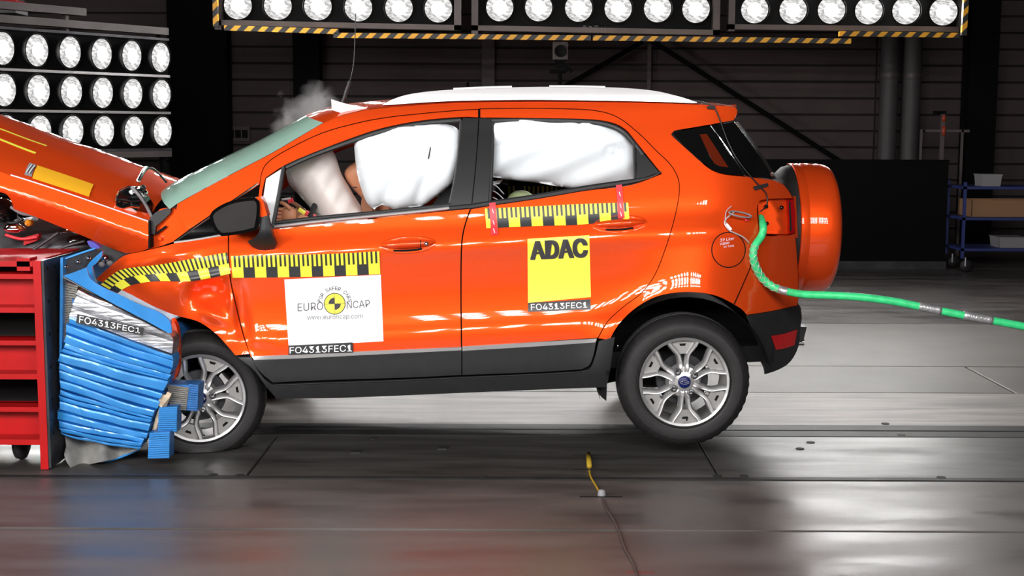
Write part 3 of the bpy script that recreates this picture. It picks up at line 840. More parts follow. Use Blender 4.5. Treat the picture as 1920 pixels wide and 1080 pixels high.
# --- rear end between the two sides
rear_e = [(1378, 200), (1382, 214), (1377, 226)]
def edge3(pts, st=9): return [at(p.x, p.y, yside(p.x, p.y)) for p in spl(pts, st)]
A = edge3(rear_e); vs, fs = loft(A, [mir(p) for p in A], 12, (0.07, 0, 0.02)); mk('roof_spoiler', vs, fs, ORANGE, car, True)
A = edge3([(1376, 228), (1415, 280), (1449, 336)]); vs, fs = loft(A, [mir(p) for p in A], 12, (0.10, 0, 0.0)); mk('tailgate_glass', vs, fs, GLOSSBLK, car, True)
A = edge3([(1448, 337), (1468, 345), (1482, 362), (1488, 372), (1491, 437), (1494, 470), (1497, 520), (1497, 560), (1495, 573)]); vs, fs = loft(A, [mir(p) for p in A], 12, (0.05, 0, 0.0)); mk('tailgate', vs, fs, ORANGE, car, True)
A = edge3([(1495, 574), (1502, 585), (1503, 600), (1500, 620), (1497, 650), (1482, 678), (1460, 693), (1434, 702)]); vs, fs = loft(A, [mir(p) for p in A], 12, (0.06, 0, 0.0)); mk('bumper_cladding', vs, fs, BLACKPL, car, True)
# --- roof, windscreen
roof_e = ptop[5:]
A = edge3(roof_e, 16); B = [mir(p) for p in A]
vs, fs = loft(A, B, 16, lambda t: V((-0.165 * max(0, 1 - t * 3), 0, 0.045 if t < .8 else .05 * (1 - t) / .2 + .02 * (t - .8) / .2)), 0.8)
mk('roof', vs, fs, ORANGE, car, True)
A2 = edge3([(318, 392)] + ptop[0:6], 14); B2 = [mir(p) for p in A2]
vs, fs = loft(A2, B2, 20, lambda t: V((-0.165, 0, 0.085 - 0.04 * t)), 0.8)
mk('windscreen', vs, [tuple(reversed(f)) for f in fs], WSCREEN, car, True)
vs, fs = loft([p + V((0.02, 0.06, -0.06)) for p in A], [p + V((0.02, -0.06, -0.06)) for p in B], 8, (0, 0, 0.02))
mk('headliner', vs, fs, LINER, car, True)
# roof rail
def yrail(px, py): return yside(px, 196) - 0.004
rail = [(716, 197, 1), (735, 187), (762, 178), (800, 172), (850, 168), (920, 165), (1000, 163), (1100, 163), (1170, 165), (1225, 170), (1262, 178), (1290, 186), (1308, 193, 1), (1290, 193), (1240, 191), (1150, 189), (1000, 187), (860, 189), (780, 193), (740, 196)]
panel('roof_rail', rail, lambda px, py: yrail(px, py) + 0.02 * ((196 - py) / 30) ** 2, RAILS, car, 6, 0.06, mirror=True)
for (a, b) in (((850, 167), (960, 163)), ((1030, 162), (1135, 163.5))):
    ribbon('rail_cap', [a, ((a[0] + b[0]) / 2, (a[1] + b[1]) / 2 - 0.6), b], 4.5, lambda px, py: yrail(px, py) + 0.015, RAILS, car, 0.05)
# curled paper and antenna at the roof's front edge
panel('torn_paper', [(621, 186, 1), (640, 192), (660, 197), (700, 203, 1), (668, 212), (640, 212, 1), (622, 206, 1)], lambda px, py: 0.33 + 0.0004 * (px - 620), PAPER, car, 8, 0.002)
MB().tube([at(622, 208, .5), at(640, 195, .5), at(650, 170, .5), at(656, 152, .5)], 0.008, 8).build('antenna_base', BLACKPL, car, True)
MB().tube([at(656, 153, .5), at(663, 120, .5), at(666, 60, .5), at(667, 8, .5)], 0.0028, 6).build('antenna_whip', WIREB, car, True)
panel('roof_sticker', [(640, 212, 1), (668, 204, 1), (690, 200, 1), (668, 214, 1)], lambda px, py: 0.34, PAPER, car, 8, 0.001)

# --- tail lamp recess, lamp, fog lamp, tow cover
panel('lamp_recess', [(1415, 368, 1), (1492, 368, 1), (1496, 446, 1), (1416, 444, 1)], lambda px, py: max(yside(1440, 400) + 0.075, yside(px, py) + 0.035), ORANGE, car, 9)
for q in (((1421, 374), (1424, 438)), ((1421, 374), (1488, 372)), ((1424, 438), (1492, 439))):
    a, b = q; pth = [V(a).lerp(V(b), k / 6) for k in range(7)]
    f1 = [at(p.x, p.y, yside(p.x, p.y)) for p in pth]; f2 = [p + V((0, max(0.02, yside(1440, 400) + .08 - p.y), 0)) for p in f1]
    mk('recess_wall', f1 + f2, [(i, i + 1, i + 8, i + 7) for i in range(6)], ORANGE, car)
panel('tail_lamp', [(1477, 375, 1), (1487, 374, 1), (1491, 400), (1490, 436, 1), (1481, 438, 1), (1479, 410)], yo(-0.002), REDLENS, car, 6, 0.05)
panel('lamp_edge', [(1479, 378, 1), (1482, 377, 1), (1485, 432, 1), (1481, 434, 1)], yo(-0.006), CHROME, car, 6, 0.01)
for (x, y) in ((1436, 387), (1437, 419), (1465, 389)):
    c = at(x, y, yside(1440, 400) + 0.07)
    MB().lathe([(0.0, -0.014), (0.010, -0.012), (0.010, 0.0)], c, 'Y', 14).build('clip', GLOSSBLK, car, True)
fog = panel('fog_lamp', [(1446, 630, 1), (1470, 626), (1495, 618, 1), (1490, 647, 1), (1472, 653), (1455, 656, 1)], yo(-0.016), REDLENS, car, 6, 0.03)
for k in range(3):
    x = 1462 + k * 10
    ribbon('lens_rib', [(x, 637 - k * 2), (x + 2, 652 - k * 2)], 1.6, yo(-0.019), REDLENS, fog, 0.004)
MB().hexa([at(1480, 646, .62), at(1506, 640, .62), at(1506, 640, .62) + V((0, .18, 0)), at(1480, 646, .62) + V((0, .18, 0)), at(1480, 612, .62), at(1513, 613, .62), at(1513, 613, .62) + V((0, .18, 0)), at(1480, 612, .62) + V((0, .18, 0))]).build('exhaust_cover', BLACKPL, car)
c = at(1496, 641, .70)
MB().lathe([(0.022, -.09), (0.022, .03)], c, 'X', 20).build('exhaust_pipe', CHROME, car, True)

# --- fuel flap
fc = (1366, 468.5)
flap = panel('fuel_flap', [(fc[0] + 30.5 * cos(a * pi / 12), fc[1] + 32 * sin(a * pi / 12)) for a in range(24)], yo(-0.004), ORANGE, car, 7, 0.012)
vs = []; fs = []
for k in range(49):
    a = 2 * pi * k / 48
    for (rr, oo) in ((30.6, -0.0015), (32.4, -0.0015)):
        x, y = fc[0] + rr * cos(a), fc[1] + rr * 1.045 * sin(a); vs.append(at(x, y, yside(x, y) + oo))
    if k: fs.append((2 * k - 2, 2 * k - 1, 2 * k + 1, 2 * k))
mk('flap_groove', vs, fs, DARK, flap)
lettering('handwriting', '39 Liter', [(1350, 454), (1378, 449), (1377, 444), (1349, 448)], yo(-0.004), WINK, flap, -0.003, 0, 0.3)
lettering('handwriting', 'wasser', [(1351, 460), (1369, 457), (1368, 453), (1350, 456)], yo(-0.004), WINK, flap, -0.003, 0, 0.3)
lettering('handwriting', 'im Tank', [(1357, 465), (1377, 462), (1376, 458), (1356, 461)], yo(-0.004), WINK, flap, -0.003, 0, 0.3)

# --- door handles
def handle(par, x0, y0, x1, y1, lock):
    cx, cy = (x0 + x1) / 2, (y0 + y1) / 2; L = hypot(x1 - x0, y1 - y0); tx, ty = (x1 - x0) / L, (y1 - y0) / L
    def E(u, v): return (cx + tx * u - ty * v, cy + ty * u + tx * v)
    # recess bowl rim
    vs = []; fs = []; n = 40
    for j, (k, oo) in enumerate(((1.0, -0.001), (0.94, -0.004), (0.80, -0.002))):
        for i in range(n):
            a = 2 * pi * i / n
            x, y = E(L / 2 * k * cos(a), 17 * k * sin(a)); vs.append(at(x, y, yside(x, y) + oo))
    for j in range(2):
        for i in range(n): fs.append((j * n + i, j * n + (i + 1) % n, (j + 1) * n + (i + 1) % n, (j + 1) * n + i))
    h = mk('door_handle', vs, fs, ORANGE, par, True)
    # grip: a bar swelling out of the door
    vs = []; fs = []; m = 22; q = 12
    for i in range(m + 1):
        t = i / m; u = (-0.47 + 0.94 * t) * L
        hh = 8.5 * (sin(pi * (0.06 + 0.88 * t))) ** 0.55
        out = 0.042 * (sin(pi * (0.02 + 0.96 * t))) ** 0.6
        for k in range(q):
            a = pi * k / (q - 1)
            x, y = E(u, -1 - hh * cos(a)); vs.append(at(x, y, yside(*E(u, 0)) + 0.004 - out * sin(a) ** 0.8))
    for i in range(m):
        for k in range(q - 1): fs.append((i * q + k, i * q + k + 1, (i + 1) * q + k + 1, (i + 1) * q + k))
    mk('grip', vs, fs, ORANGE, h, True)
    ribbon('grip_painted_shade', [E(-0.26 * L, 9.5), E(0.0, 10.5), E(0.24 * L, 9.0)], 4, yo(-0.004), DARK, h, 0.004)  # dark strip paints the shade below the grip
    if lock:
        c = at(*E(0.32 * L, 0), yside(*E(0.32 * L, 0)) - 0.038)
        MB().lathe([(0.0, -0.008), (0.009, -0.007), (0.011, 0.0), (0.011, 0.01)], c, 'Y', 18).build('lock_barrel', CHROME, h, True)
        ribbon('lock_seam', [E(0.22 * L, -7), E(0.215 * L, 7)], 1.5, lambda px, py: yside(px, py) - 0.040, DARK, h, 0.004)
handle(fdoor, 711, 462, 819, 456, True)
handle(rdoor, 1110, 423, 1214, 417, False)

# --- wheels
def wheel(c, rot, lab, flat=None, yaw=0.0, flip=False):
    wr = thing('wheel_tmp', None, None, (0, 0, 0))
    for k in list(wr.keys()): del wr[k]
    wr.name = 'wheel'
    wr.parent = car
    wr.location = V(c) - wloc(car)
    wr.rotation_euler = (0, 0, yaw + (pi if flip else 0))
    if lab: wr['label'] = lab
    def put(m, nm, mat, smooth=True, auto=35):
        o = m.build(nm, mat, None, smooth, auto); o.parent = wr; return o
    prof = [(0.212, 0.030), (0.222, 0.012), (0.229, 0.004), (0.2295, 0.0015), (0.240, -0.003), (0.2405, -0.005), (0.262, -0.009), (0.280, -0.0055), (0.2805, -0.0035), (0.288, 0.000), (0.303, 0.012), (0.315, 0.026), (0.3225, 0.042), (0.326, 0.060), (0.326, 0.078), (0.318, 0.080), (0.318, 0.088), (0.327, 0.090), (0.327, 0.112), (0.319, 0.114), (0.319, 0.122), (0.327, 0.124), (0.327, 0.146), (0.318, 0.148), (0.318, 0.156), (0.326, 0.158), (0.322, 0.178), (0.30, 0.205), (0.26, 0.212), (0.212, 0.19)]
    m = MB().lathe(prof, (0, 0, 0), 'Y', 96)
    # shoulder blocks: notches pressed into the tread edge
    n = 96
    for i in (10, 11, 12, 13):
        for k in range(n):
            if k % 2 == 0:
                p = m.v[i * n + k]; s = 1 - 0.005 / 0.326; p.x *= s; p.z *= s
    if flat is not None:
        for p in m.v:
            if p.z < flat:
                p.y += (0.02 if p.y > 0.1 else -0.02) * min(1, (flat - p.z) / 0.04); p.z = flat + (p.z - flat) * 0.02
    put(m, 'tyre', RUBBER)
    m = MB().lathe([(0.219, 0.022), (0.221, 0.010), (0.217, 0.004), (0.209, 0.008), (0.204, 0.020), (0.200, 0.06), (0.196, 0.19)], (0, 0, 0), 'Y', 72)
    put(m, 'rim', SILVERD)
    put(MB().lathe([(0.219, 0.020), (0.221, 0.008), (0.217, 0.002), (0.207, 0.007), (0.205, 0.016)], (0, 0, 0), 'Y', 72), 'rim_flange', SILVER)
    def depth(r): return 0.008 + 0.030 * max(0, 1 - r / 0.215) ** 1.1 - 0.014 * exp(-((r - 0.055) / 0.03) ** 2)
    def spoke(path, wds, nm='spoke'):
        P = crom([V((a * cos(b), a * sin(b), 0)) for a, b in path], 4)
        W = crom([V((q, 0, 0)) for q in wds], 4)
        mm = MB(); nn = len(P)
        for i, p in enumerate(P):
            t = (P[min(i + 1, nn - 1)] - P[max(i - 1, 0)]).normalized(); sd = V((-t.y, t.x, 0)); r = p.length; y = depth(r); wd = W[i].x
            for (k, dy) in ((-1.25, 0.035), (-1.1, 0.008), (-0.62, 0.0), (0, 0.0025), (0.62, 0.0), (1.1, 0.008), (1.25, 0.035)):
                q = p + sd * wd * k; mm.v.append(V((q.x, y + dy, q.y)))
        for i in range(nn - 1):
            for k in range(6): mm.f.append((i * 7 + k, i * 7 + k + 1, (i + 1) * 7 + k + 1, (i + 1) * 7 + k))
        put(mm, nm, SILVER, True, 50)
    for k in range(6):
        a = R(rot + 60 * k)
        for s in (-1, 1):
            spoke([(0.040, a + s * R(17)), (0.075, a + s * R(11.5)), (0.110, a + s * R(9.5)), (0.138, a + s * R(10.5)), (0.165, a + s * R(15)), (0.190, a + s * R(18.2)), (0.211, a + s * R(19.5))], [0.015, 0.0125, 0.0108, 0.0108, 0.0112, 0.0112, 0.0112])
        # pocket between the fork of a pair
        mm = MB(); pts = [(0.140, -7), (0.140, 7), (0.160, 11), (0.185, 15), (0.209, 17), (0.211, 0), (0.209, -17), (0.185, -15), (0.160, -11)]
        front = [V((r * cos(a + R(d)), depth(r) + (0.006 if r < .15 else 0.024), r * sin(a + R(d)))) for r, d in pts]
        mm.prism(front, (0, 0.02, 0))
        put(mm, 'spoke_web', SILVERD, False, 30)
        q = V((0.182 * cos(a), depth(0.182) + 0.0225, 0.182 * sin(a)))
        ev = [q + V((cos(a + pi / 2) * u + cos(a) * v_, 0, sin(a + pi / 2) * u + sin(a) * v_)) for u, v_ in ((-0.012, -0.006), (0.012, -0.006), (0.017, 0.006), (-0.017, 0.006))]
        put(MB().prism(ev, (0, 0.01, 0)), 'web_pocket', DARK, False, 30)
    put(MB().lathe([(0.0, 0.020), (0.030, 0.020), (0.032, 0.014), (0.045, 0.018), (0.075, 0.026), (0.088, 0.060), (0.05, 0.08)], (0, 0, 0), 'Y', 48), 'hub', SILVER)
    cap = put(MB().lathe([(0.0, 0.006), (0.022, 0.008), (0.029, 0.013), (0.029, 0.025)], (0, 0, 0), 'Y', 40), 'hub_cap', NAVY)
    m = MB(); nn = 36
    for i in range(nn):
        b = 2 * pi * i / nn
        for (k, y) in ((1.0, 0.0052), (0.86, 0.0052)):
            m.v.append(V((0.0225 * k * cos(b), y + 0.004 * 0, 0.0095 * k * sin(b))))
    for i in range(nn):
        j = (i + 1) % nn; m.f.append((2 * i, 2 * i + 1, 2 * j + 1, 2 * j))
    put(m, 'emblem_oval', CHROME, False, None)
    m = MB().tube([(-0.014, 0.005, 0.001), (-0.010, 0.005, 0.004), (-0.008, 0.005, -0.003), (-0.003, 0.005, -0.002), (0.0, 0.005, 0.001), (0.003, 0.005, -0.002), (0.006, 0.005, 0.001), (0.009, 0.005, -0.002), (0.013, 0.005, 0.004)], 0.0012, 5)
    put(m, 'emblem_script', CHROME)
    for a in (123, 35, -57, 213):
        a = R(a + (rot - 93))
        x, z = 0.060 * cos(a), 0.060 * sin(a)
        put(MB().lathe([(0.0175, 0.028), (0.0175, 0.012), (0.0145, 0.0105), (0.0135, 0.024)], (x, 0, z), 'Y', 20), 'lug_seat', STEELD)
        put(MB().lathe([(0.0, 0.001), (0.007, 0.0025), (0.011, 0.008), (0.012, 0.03)], (x, 0, z), 'Y', 6), 'lug_nut', CHROME)
    put(MB().lathe([(0.0, 0.10), (0.125, 0.10), (0.128, 0.104), (0.128, 0.122), (0.0, 0.122)], (0, 0, 0), 'Y', 48), 'brake_disc', STEELD)
    put(MB().tube([(0.012, 0.004, -0.192), (0.012, -0.01, -0.182)], 0.005, 8, False), 'valve', CHROME)
    return wr
cr = at(1284, 717.5, 0.035); wheel(cr, 93, 'rear wheel on the camera side with silver double-spoke rim')
cf = at(376, 748, 0.10); FW = wheel(cf, 70, 'front wheel under the barrier with flattened tyre', flat=-(cf.z - 0.004), yaw=R(14))
wheel((cr.x, 2 * YC - cr.y, cr.z), 80, 'far rear wheel', flip=True)
wheel((cf.x + .05, 2 * YC - 0.06, 0.328), 80, 'far front wheel', flip=True)
# arches, underbody
def arch(c, r, a0, a1, y0, y1):
    vs = []; fs = []; n = 24
    for i in range(n + 1):
        a = R(a0 + (a1 - a0) * i / n)
        for y in (y0, y1): vs.append(V((c.x + r * cos(a), y, c.z + r * sin(a))))
        vs.append(V((c.x + 0.04 * cos(a), y1, c.z + 0.04 * sin(a))))
        if i: fs += [(3 * i - 3, 3 * i - 2, 3 * i + 1, 3 * i), (3 * i - 2, 3 * i - 1, 3 * i + 2, 3 * i + 1)]
    mk('wheel_arch_liner', vs, fs, DARK, car, True)
    mk('wheel_arch_liner', [V((v.x, 2 * YC - v.y, v.z)) for v in vs], fs, DARK, car, True)
arch(cr, 0.420, 12, 192, 0.03, 0.40)
arch(cf + V((0.05, 0, 0.03)), 0.40, -5, 180, 0.12, 0.45)
ua, ub = at(505, 730, 0.3), at(1440, 690, 0.3)
MB().hexa([(ua.x, .16, ua.z + .06), (ub.x, .16, ub.z + .06), (ub.x, 1.6, ub.z + .06), (ua.x, 1.6, ua.z + .06), (ua.x, .16, ua.z + .14), (ub.x, .16, ub.z + .14), (ub.x, 1.6, ub.z + .14), (ua.x, 1.6, ua.z + .14)]).build('underbody', DARK, car)
MB().tube([(cr.x, .12, cr.z), (cr.x, 1.64, cr.z)], 0.045, 10, False).build('rear_axle', STEELD, car)
a = at(1158, 648, 0.14); MB().lathe([(0.0, -.012), (.012, -.01), (.012, .02)], a, 'Y', 10).build('arch_bolt', CHROME, car, True)

# --- spare wheel on the tailgate
sx = at(1476, 427, YC).x; sz = (at(1476, 306, YC).z + at(1476, 549, YC).z) / 2; sr = (at(1476, 306, YC).z - at(1476, 549, YC).z) / 2
MB().lathe([(sr * 0.985, 0.0), (sr, 0.004), (sr, 0.045), (sr * 0.997, 0.047), (sr * 0.997, 0.050), (sr, 0.052), (sr * 0.995, 0.15), (sr * 0.98, 0.185), (sr * 0.94, 0.208), (sr * 0.86, 0.224), (sr * 0.5, 0.233), (0.0, 0.235)], (sx, YC, sz), 'X', 96).build('spare_wheel_cover', ORANGE, car, True, 30)
MB().lathe([(sr * 0.62, -0.07), (sr * 0.72, -0.078), (sr * 0.86, -0.066), (sr * 0.945, -0.035), (sr * 0.972, 0.0), (sr * 0.975, 0.02)], (sx, YC, sz), 'X', 72).build('spare_tyre', RUBBER, car, True)
MB().lathe([(0.0, -0.09), (sr * 0.5, -0.09), (sr * 0.66, -0.06)], (sx, YC, sz), 'X', 48).build('spare_carrier', BLACKPL, car, True)

# --- crumpled bonnet
hn = [(-170, 262), (-80, 292), (0, 321), (62, 341), (140, 367), (212, 392), (278, 415)]
HA = [at(p.x, p.y, 0.19 + 0.00002 * (p.x + 170)) for p in spl(hn, 12)]
HB = [mir(p) for p in HA]
hbow = lambda t: V((0.02 * t, 0, 0.185 - 0.03 * t))
hv, hf = loft(HA, HB, 24, hbow, 0.75)
for i, p in enumerate(hv):
    p.z += 0.012 * mnoise.noise(V((p.x * 3, p.y * 4, 0)))
hood = mk('bonnet', hv, hf, ORANGE, car, True)
def hoodp(t, s, up=0.004):
    x = t * (len(HA) - 1); i = min(int(x), len(HA) - 2); f = x - i
    a = HA[i].lerp(HA[i + 1], f); b = HB[i].lerp(HB[i + 1], f)
    q = a.lerp(b, s) + hbow(t) * (1 - abs(2 * s - 1) ** 2) ** 0.75
    q.z += 0.012 * mnoise.noise(V((q.x * 3, q.y * 4, 0))) + up
    return q
def hood_patch(nm, t0, t1, s0, s1, mat, n=16, m=6, skew=0.0, up=0.004):
    vs = [hoodp(t0 + (t1 - t0) * i / n + skew * j / m, s0 + (s1 - s0) * j / m, up) for i in range(n + 1) for j in range(m + 1)]
    return mk(nm, vs, [(i * (m + 1) + j, i * (m + 1) + j + 1, (i + 1) * (m + 1) + j + 1, (i + 1) * (m + 1) + j) for i in range(n) for j in range(m)], mat, hood, True)
hood_patch('amber_sticker', 0.522, 0.752, 0.006, 0.085, AMBER, skew=-0.012)
hood_patch('grey_code_label', 0.488, 0.517, 0.01, 0.085, GREYPL, skew=-0.012)
for k in range(4): hood_patch('code_mark', 0.490 + 0.006 * k, 0.493 + 0.006 * k, 0.02, 0.075, INK if k % 2 else WHITE, 2, 4, up=0.006)
hood_patch('yellow_line', 0.22, 0.465, 0.165, 0.18, YELF)
hood_patch('yellow_line', 0.22, 0.47, 0.27, 0.285, YELF)
def yhood(px, py):
    # side flank of the bonnet: folds under below the crease
    yc = lerp_tab([(-170, 262), (0, 321), (140, 367), (278, 415)], px)
    d = max(0, py - yc) / 60
    return 0.185 - 0.055 * min(d, 0.55) + 0.10 * max(0, d - 0.42) ** 1.5
flank = [(-170, 263, 1), (-80, 293), (0, 322), (62, 342), (140, 368), (212, 393), (278, 415, 1), (278, 466, 1), (262, 472), (236, 475, 1), (200, 462), (155, 442), (110, 424), (68, 407), (26, 392, 1), (22, 378), (14, 366), (0, 360), (-60, 345), (-170, 320, 1)]
panel('bonnet_flank', flank, yhood, ORANGE, hood, 7, 0.012)
ribbon('bonnet_edge_glint', [(20, 328), (62, 341), (140, 367), (212, 392), (278, 415)], 2.6, lambda px, py: 0.176, RAILS, hood, 0.01)  # silver strip paints the highlight along the bonnet crease
MB().prism([at(278, 414, .18), at(278, 466, .16), at(281, 466, .16), at(281, 414, .18)], (0, 0.9, 0.05)).build('bonnet_rear_fold', DARK, hood)
# scuttle: black plastic pushed up through the bonnet, with wiper
def ysc(px, py): return 0.22 + 0.0012 * (py - 380) - 0.03 * gs(px, py, 250, 372, 22, 16)
sct = panel('scuttle_panel', [(216, 380, 1), (219, 366), (228, 355), (245, 350, 1), (256, 354), (266, 366, 1), (276, 382), (285, 402), (284, 414, 1), (262, 408), (240, 399), (222, 391)], ysc, GLOSSBLK, car, 5, 0.10)
ribbon('scuttle_edge', [(216, 384), (219, 366), (229, 354), (246, 349)], 2.5, lambda px, py: ysc(px, py) - .004, CHROME, sct, 0.01)
ribbon('scuttle_strut', [(246, 350), (262, 368), (274, 386), (286, 410)], 6, lambda px, py: ysc(px, py) - .02, GREYPL, sct, 0.03, 0.006)
ribbon('scuttle_strut', [(217, 385), (230, 390), (244, 386), (262, 388)], 5, lambda px, py: ysc(px, py) - .02, CHROME, sct, 0.02, 0.004)
panel('scuttle_tray', [(228, 392, 1), (246, 390), (262, 404, 1), (268, 412, 1), (240, 404)], lambda px, py: ysc(px, py) - .015, RAILS, sct, 5, 0.03)
for (x, y, m_) in ((270, 392, GREYPL), (278, 404, CHROME), (268, 352, BLACKPL), (272, 362, CHROME)):
    c = at(x, y, 0.27); MB().lathe([(0.0, -.02), (.012, -.016), (.016, 0.0), (.010, .02), (0, .022)], c, 'Y', 12).build('broken_bracket', m_, sct, True)
MB().tube([at(258, 342, .30), at(268, 322, .32), at(276, 311, .33)], lambda t: 0.012 - 0.005 * t, 8).build('wiper_spindle', CHROME, car, True)
MB().tube([at(262, 338, .30), at(274, 318, .34), at(286, 316, .40), at(300, 328, .46), at(312, 342, .50)], 0.006, 8).build('wiper_arm', BLACKPL, car, True)
panel('wing_inner', [(278, 418, 1), (300, 392, 1), (322, 388, 1), (336, 398), (352, 432, 1), (328, 452, 1), (300, 462, 1), (279, 468, 1)], lambda px, py: 0.24 - 0.0004 * (px - 278), ORANGE, car, 6, 0.05)
panel('scuttle_end', [(280, 412, 1), (292, 398), (320, 388, 1), (320, 398), (304, 414), (292, 424, 1), (290, 440, 1), (282, 438, 1)], lambda px, py: 0.20, BLACKPL, car, 6, 0.15)
c = at(301, 447, .225); MB().lathe([(0.0, -.012), (.010, -.012), (.012, 0), (.012, .02)], c, 'Y', 8).build('wing_bolt', ORANGE, car)
ribbon('wing_slot', [(293, 438), (312, 424)], 4, lambda px, py: 0.21, DARK, car, 0.01)

# --- what shows of the engine bay
def lump(nm, px, py, Y, sx_, sy_, sz_, mat, seed, parent):
    bm = bmesh.new(); bmesh.ops.create_icosphere(bm, subdivisions=3, radius=1.0)
    c = at(px, py, Y)
    for v in bm.verts:
        k = 1 + 0.28 * mnoise.noise(v.co * 1.7 + V((seed, 0, 0)))
        q = v.co * k
        v.co = V((c.x + q.x * sx_, c.y + q.y * sy_, c.z + q.z * sz_))
    for f in bm.faces: f.smooth = True
    me = bpy.data.meshes.new(nm); bm.to_mesh(me); bm.free()
    return link(nm, me, mat, parent)
eb = (('engine_block', -40, 455, .75, .32, .35, .16, DARK), ('engine_cover', 60, 450, .80, .36, .4, .12, BLACKPL), ('air_box', 150, 462, .62, .20, .2, .09, GLOSSBLK), ('headlamp_shell', 2, 395, .42, .07, .10, .07, GLOSSBLK), ('headlamp_reflector', 26, 428, .36, .055, .05, .022, CHROME), ('battery_box', 195, 475, .40, .09, .1, .05, BLACKPL), ('inner_wing', 110, 462, .50, .22, .1, .07, STEELD))
for i, (nm, px, py, Y, a, b, c, m_) in enumerate(eb): lump(nm, px, py, Y, a, b, c, m_, i * 3.1, car)
c = at(53, 418, .33); MB().lathe([(0.0, -.02), (.014, -.014), (.018, 0), (.018, .03)], c, 'Y', 16).build('indicator_bulb', SPARK, car, True)
panel('front_member', [(-20, 466, 1), (60, 456, 1), (80, 470, 1), (60, 484, 1), (-20, 486, 1)], cst(0.55), ORANGE, car, 9, 0.08)
for i, pth in enumerate((((20, 388), (40, 400), (62, 404), (72, 412)), ((60, 470), (90, 450), (110, 436)), ((10, 440), (40, 448), (70, 444)), ((90, 474), (130, 460), (160, 452)), ((0, 412), (24, 418), (44, 410)))):
    MB().tube([at(x, y, .34 + .02 * i) for x, y in pth], 0.008, 8).build('engine_hose', (GREYPL, STEELD, REDTAPE, STEELD, BLACKPL)[i], car, True)
panel('slam_panel', [(45, 445, 1), (72, 438, 1), (70, 450), (44, 460, 1)], cst(0.40), RED, car, 6, 0.04)
panel('washer_cap', [(163, 452, 1), (175, 454), (188, 464, 1), (178, 467), (168, 462)], cst(0.10), BLUEP, car, 5, 0.04)
panel('lamp_bracket', [(186, 456, 1), (232, 476, 1), (205, 498, 1), (188, 490), (180, 472, 1)], cst(0.30), BLACKPL, car, 6, 0.12)
for (x, y, r_) in ((197, 484, .018), (205, 494, .013), (190, 496, .014)):
    c = at(x, y, 0.27); MB().lathe([(0.0, -.012), (r_, -.008), (r_, .02)], c, 'Y', 14).build('lamp_socket', CHROME if r_ > .015 else GREYPL, car, True)

panel('bumper_remnant', [(322, 598, 1), (331, 612), (335, 650), (333, 700), (316, 722, 1), (312, 690), (320, 650)], cst(-0.02), ORANGE, car, 6, 0.05)
# --- door mirror, torn round so that its glass faces out
def ym(px, py): return -0.10 + 0.0004 * (px - 440)
mo = [(393, 404, 1), (398, 396), (412, 386), (432, 377), (455, 372), (478, 370, 1), (486, 377), (487, 400), (482, 431, 1), (460, 437), (436, 441), (416, 443, 1), (404, 434), (396, 418)]
mirror = panel('door_mirror', mo, ym, GLOSSBLK, car, 6, 0.11)
panel('mirror_glass', inset(outl(mo, 6), 6), lambda px, py: ym(px, py) - 0.004, pm('mirror_silver', (0.36, 0.34, 0.34), 0.12, 0.9, var=0.1), mirror, 7, 0.004, raw=True)
vs = [at(p.x, p.y, ym(p.x, p.y) + .004) for p in outl(mo, 6)]
cx_, cy_ = 452, 404
ve = [at(cx_ + 14 + (p.x - cx_) * .75, cy_ + (p.y - cy_) * .8, 0.075) for p in outl(mo, 6)]
n_ = len(vs); mk('mirror_shell', vs + ve, [(i, (i + 1) % n_, n_ + (i + 1) % n_, n_ + i) for i in range(n_)] + [tuple(range(n_, 2 * n_))], GLOSSBLK, mirror, True)
panel('mirror_cap', [(478, 370, 1), (488, 369), (494, 380), (501, 405, 1), (489, 407, 1), (487, 390)], lambda px, py: -0.06, ORANGE, mirror, 5, 0.08)
panel('mirror_arm', [(487, 408, 1), (501, 404, 1), (506, 425, 1), (510, 440), (517, 458), (515, 466), (505, 470), (490, 470), (472, 462), (464, 452, 1), (476, 446), (486, 434)], lambda px, py: -0.07 + 0.10 * max(0, (py - 430) / 40) ** 2 + 0.0007 * abs(px - 497), BLACKPL, mirror, 5, 0.05)

# --- measuring tapes, stickers
def tape(parent, top, bot, units, first=0, off=-0.0035):
    T = spl(top, 4); B = spl(bot, 4)
    def pick(P, u):
        L = [0]
        for i in range(len(P) - 1): L.append(L[-1] + (P[i + 1] - P[i]).length)
        d = u * L[-1]
        for i in range(len(P) - 1):
            if d <= L[i + 1] or i == len(P) - 2:
                return P[i].lerp(P[i + 1], (d - L[i]) / max(1e-6, L[i + 1] - L[i]))
    def quad(mb, u0, u1, v0, v1, o):
        n = max(2, int((u1 - u0) * units * 6)); m = max(2, int((v1 - v0) * 12))
        vs = []
        for i in range(n + 1):
            for j in range(m + 1):
                u = u0 + (u1 - u0) * i / n; v_ = v0 + (v1 - v0) * j / m
                p = pick(T, u).lerp(pick(B, u), v_); vs.append(at(p.x, p.y, yside(p.x, p.y) + o))
        mb.add(vs, [(i * (m + 1) + j, i * (m + 1) + j + 1, (i + 1) * (m + 1) + j + 1, (i + 1) * (m + 1) + j) for i in range(n) for j in range(m)])
    mb = MB(); quad(mb, 0, 1, 0, 1, off); base = mb.build('scale_tape', BLKTAPE, parent); base['label'] = 'yellow and black measuring tape'
    mb = MB()
    for k in range(int(units) + 1):
        if (k + first) % 2 == 0:
            a, b = k / units, min(1, (k + 1) / units)
            if b > a: quad(mb, a, b, 0.52, 1, off - 0.0024)
    k = 0
    while (k * 0.4) < units:
        a, b = k * 0.4 / units, min(1, (k * 0.4 + 0.22) / units)
        quad(mb, a, b, 0, 0.53, off - 0.0026); k += 1
    mb.build('tape_marks', YEL, base)
    return base
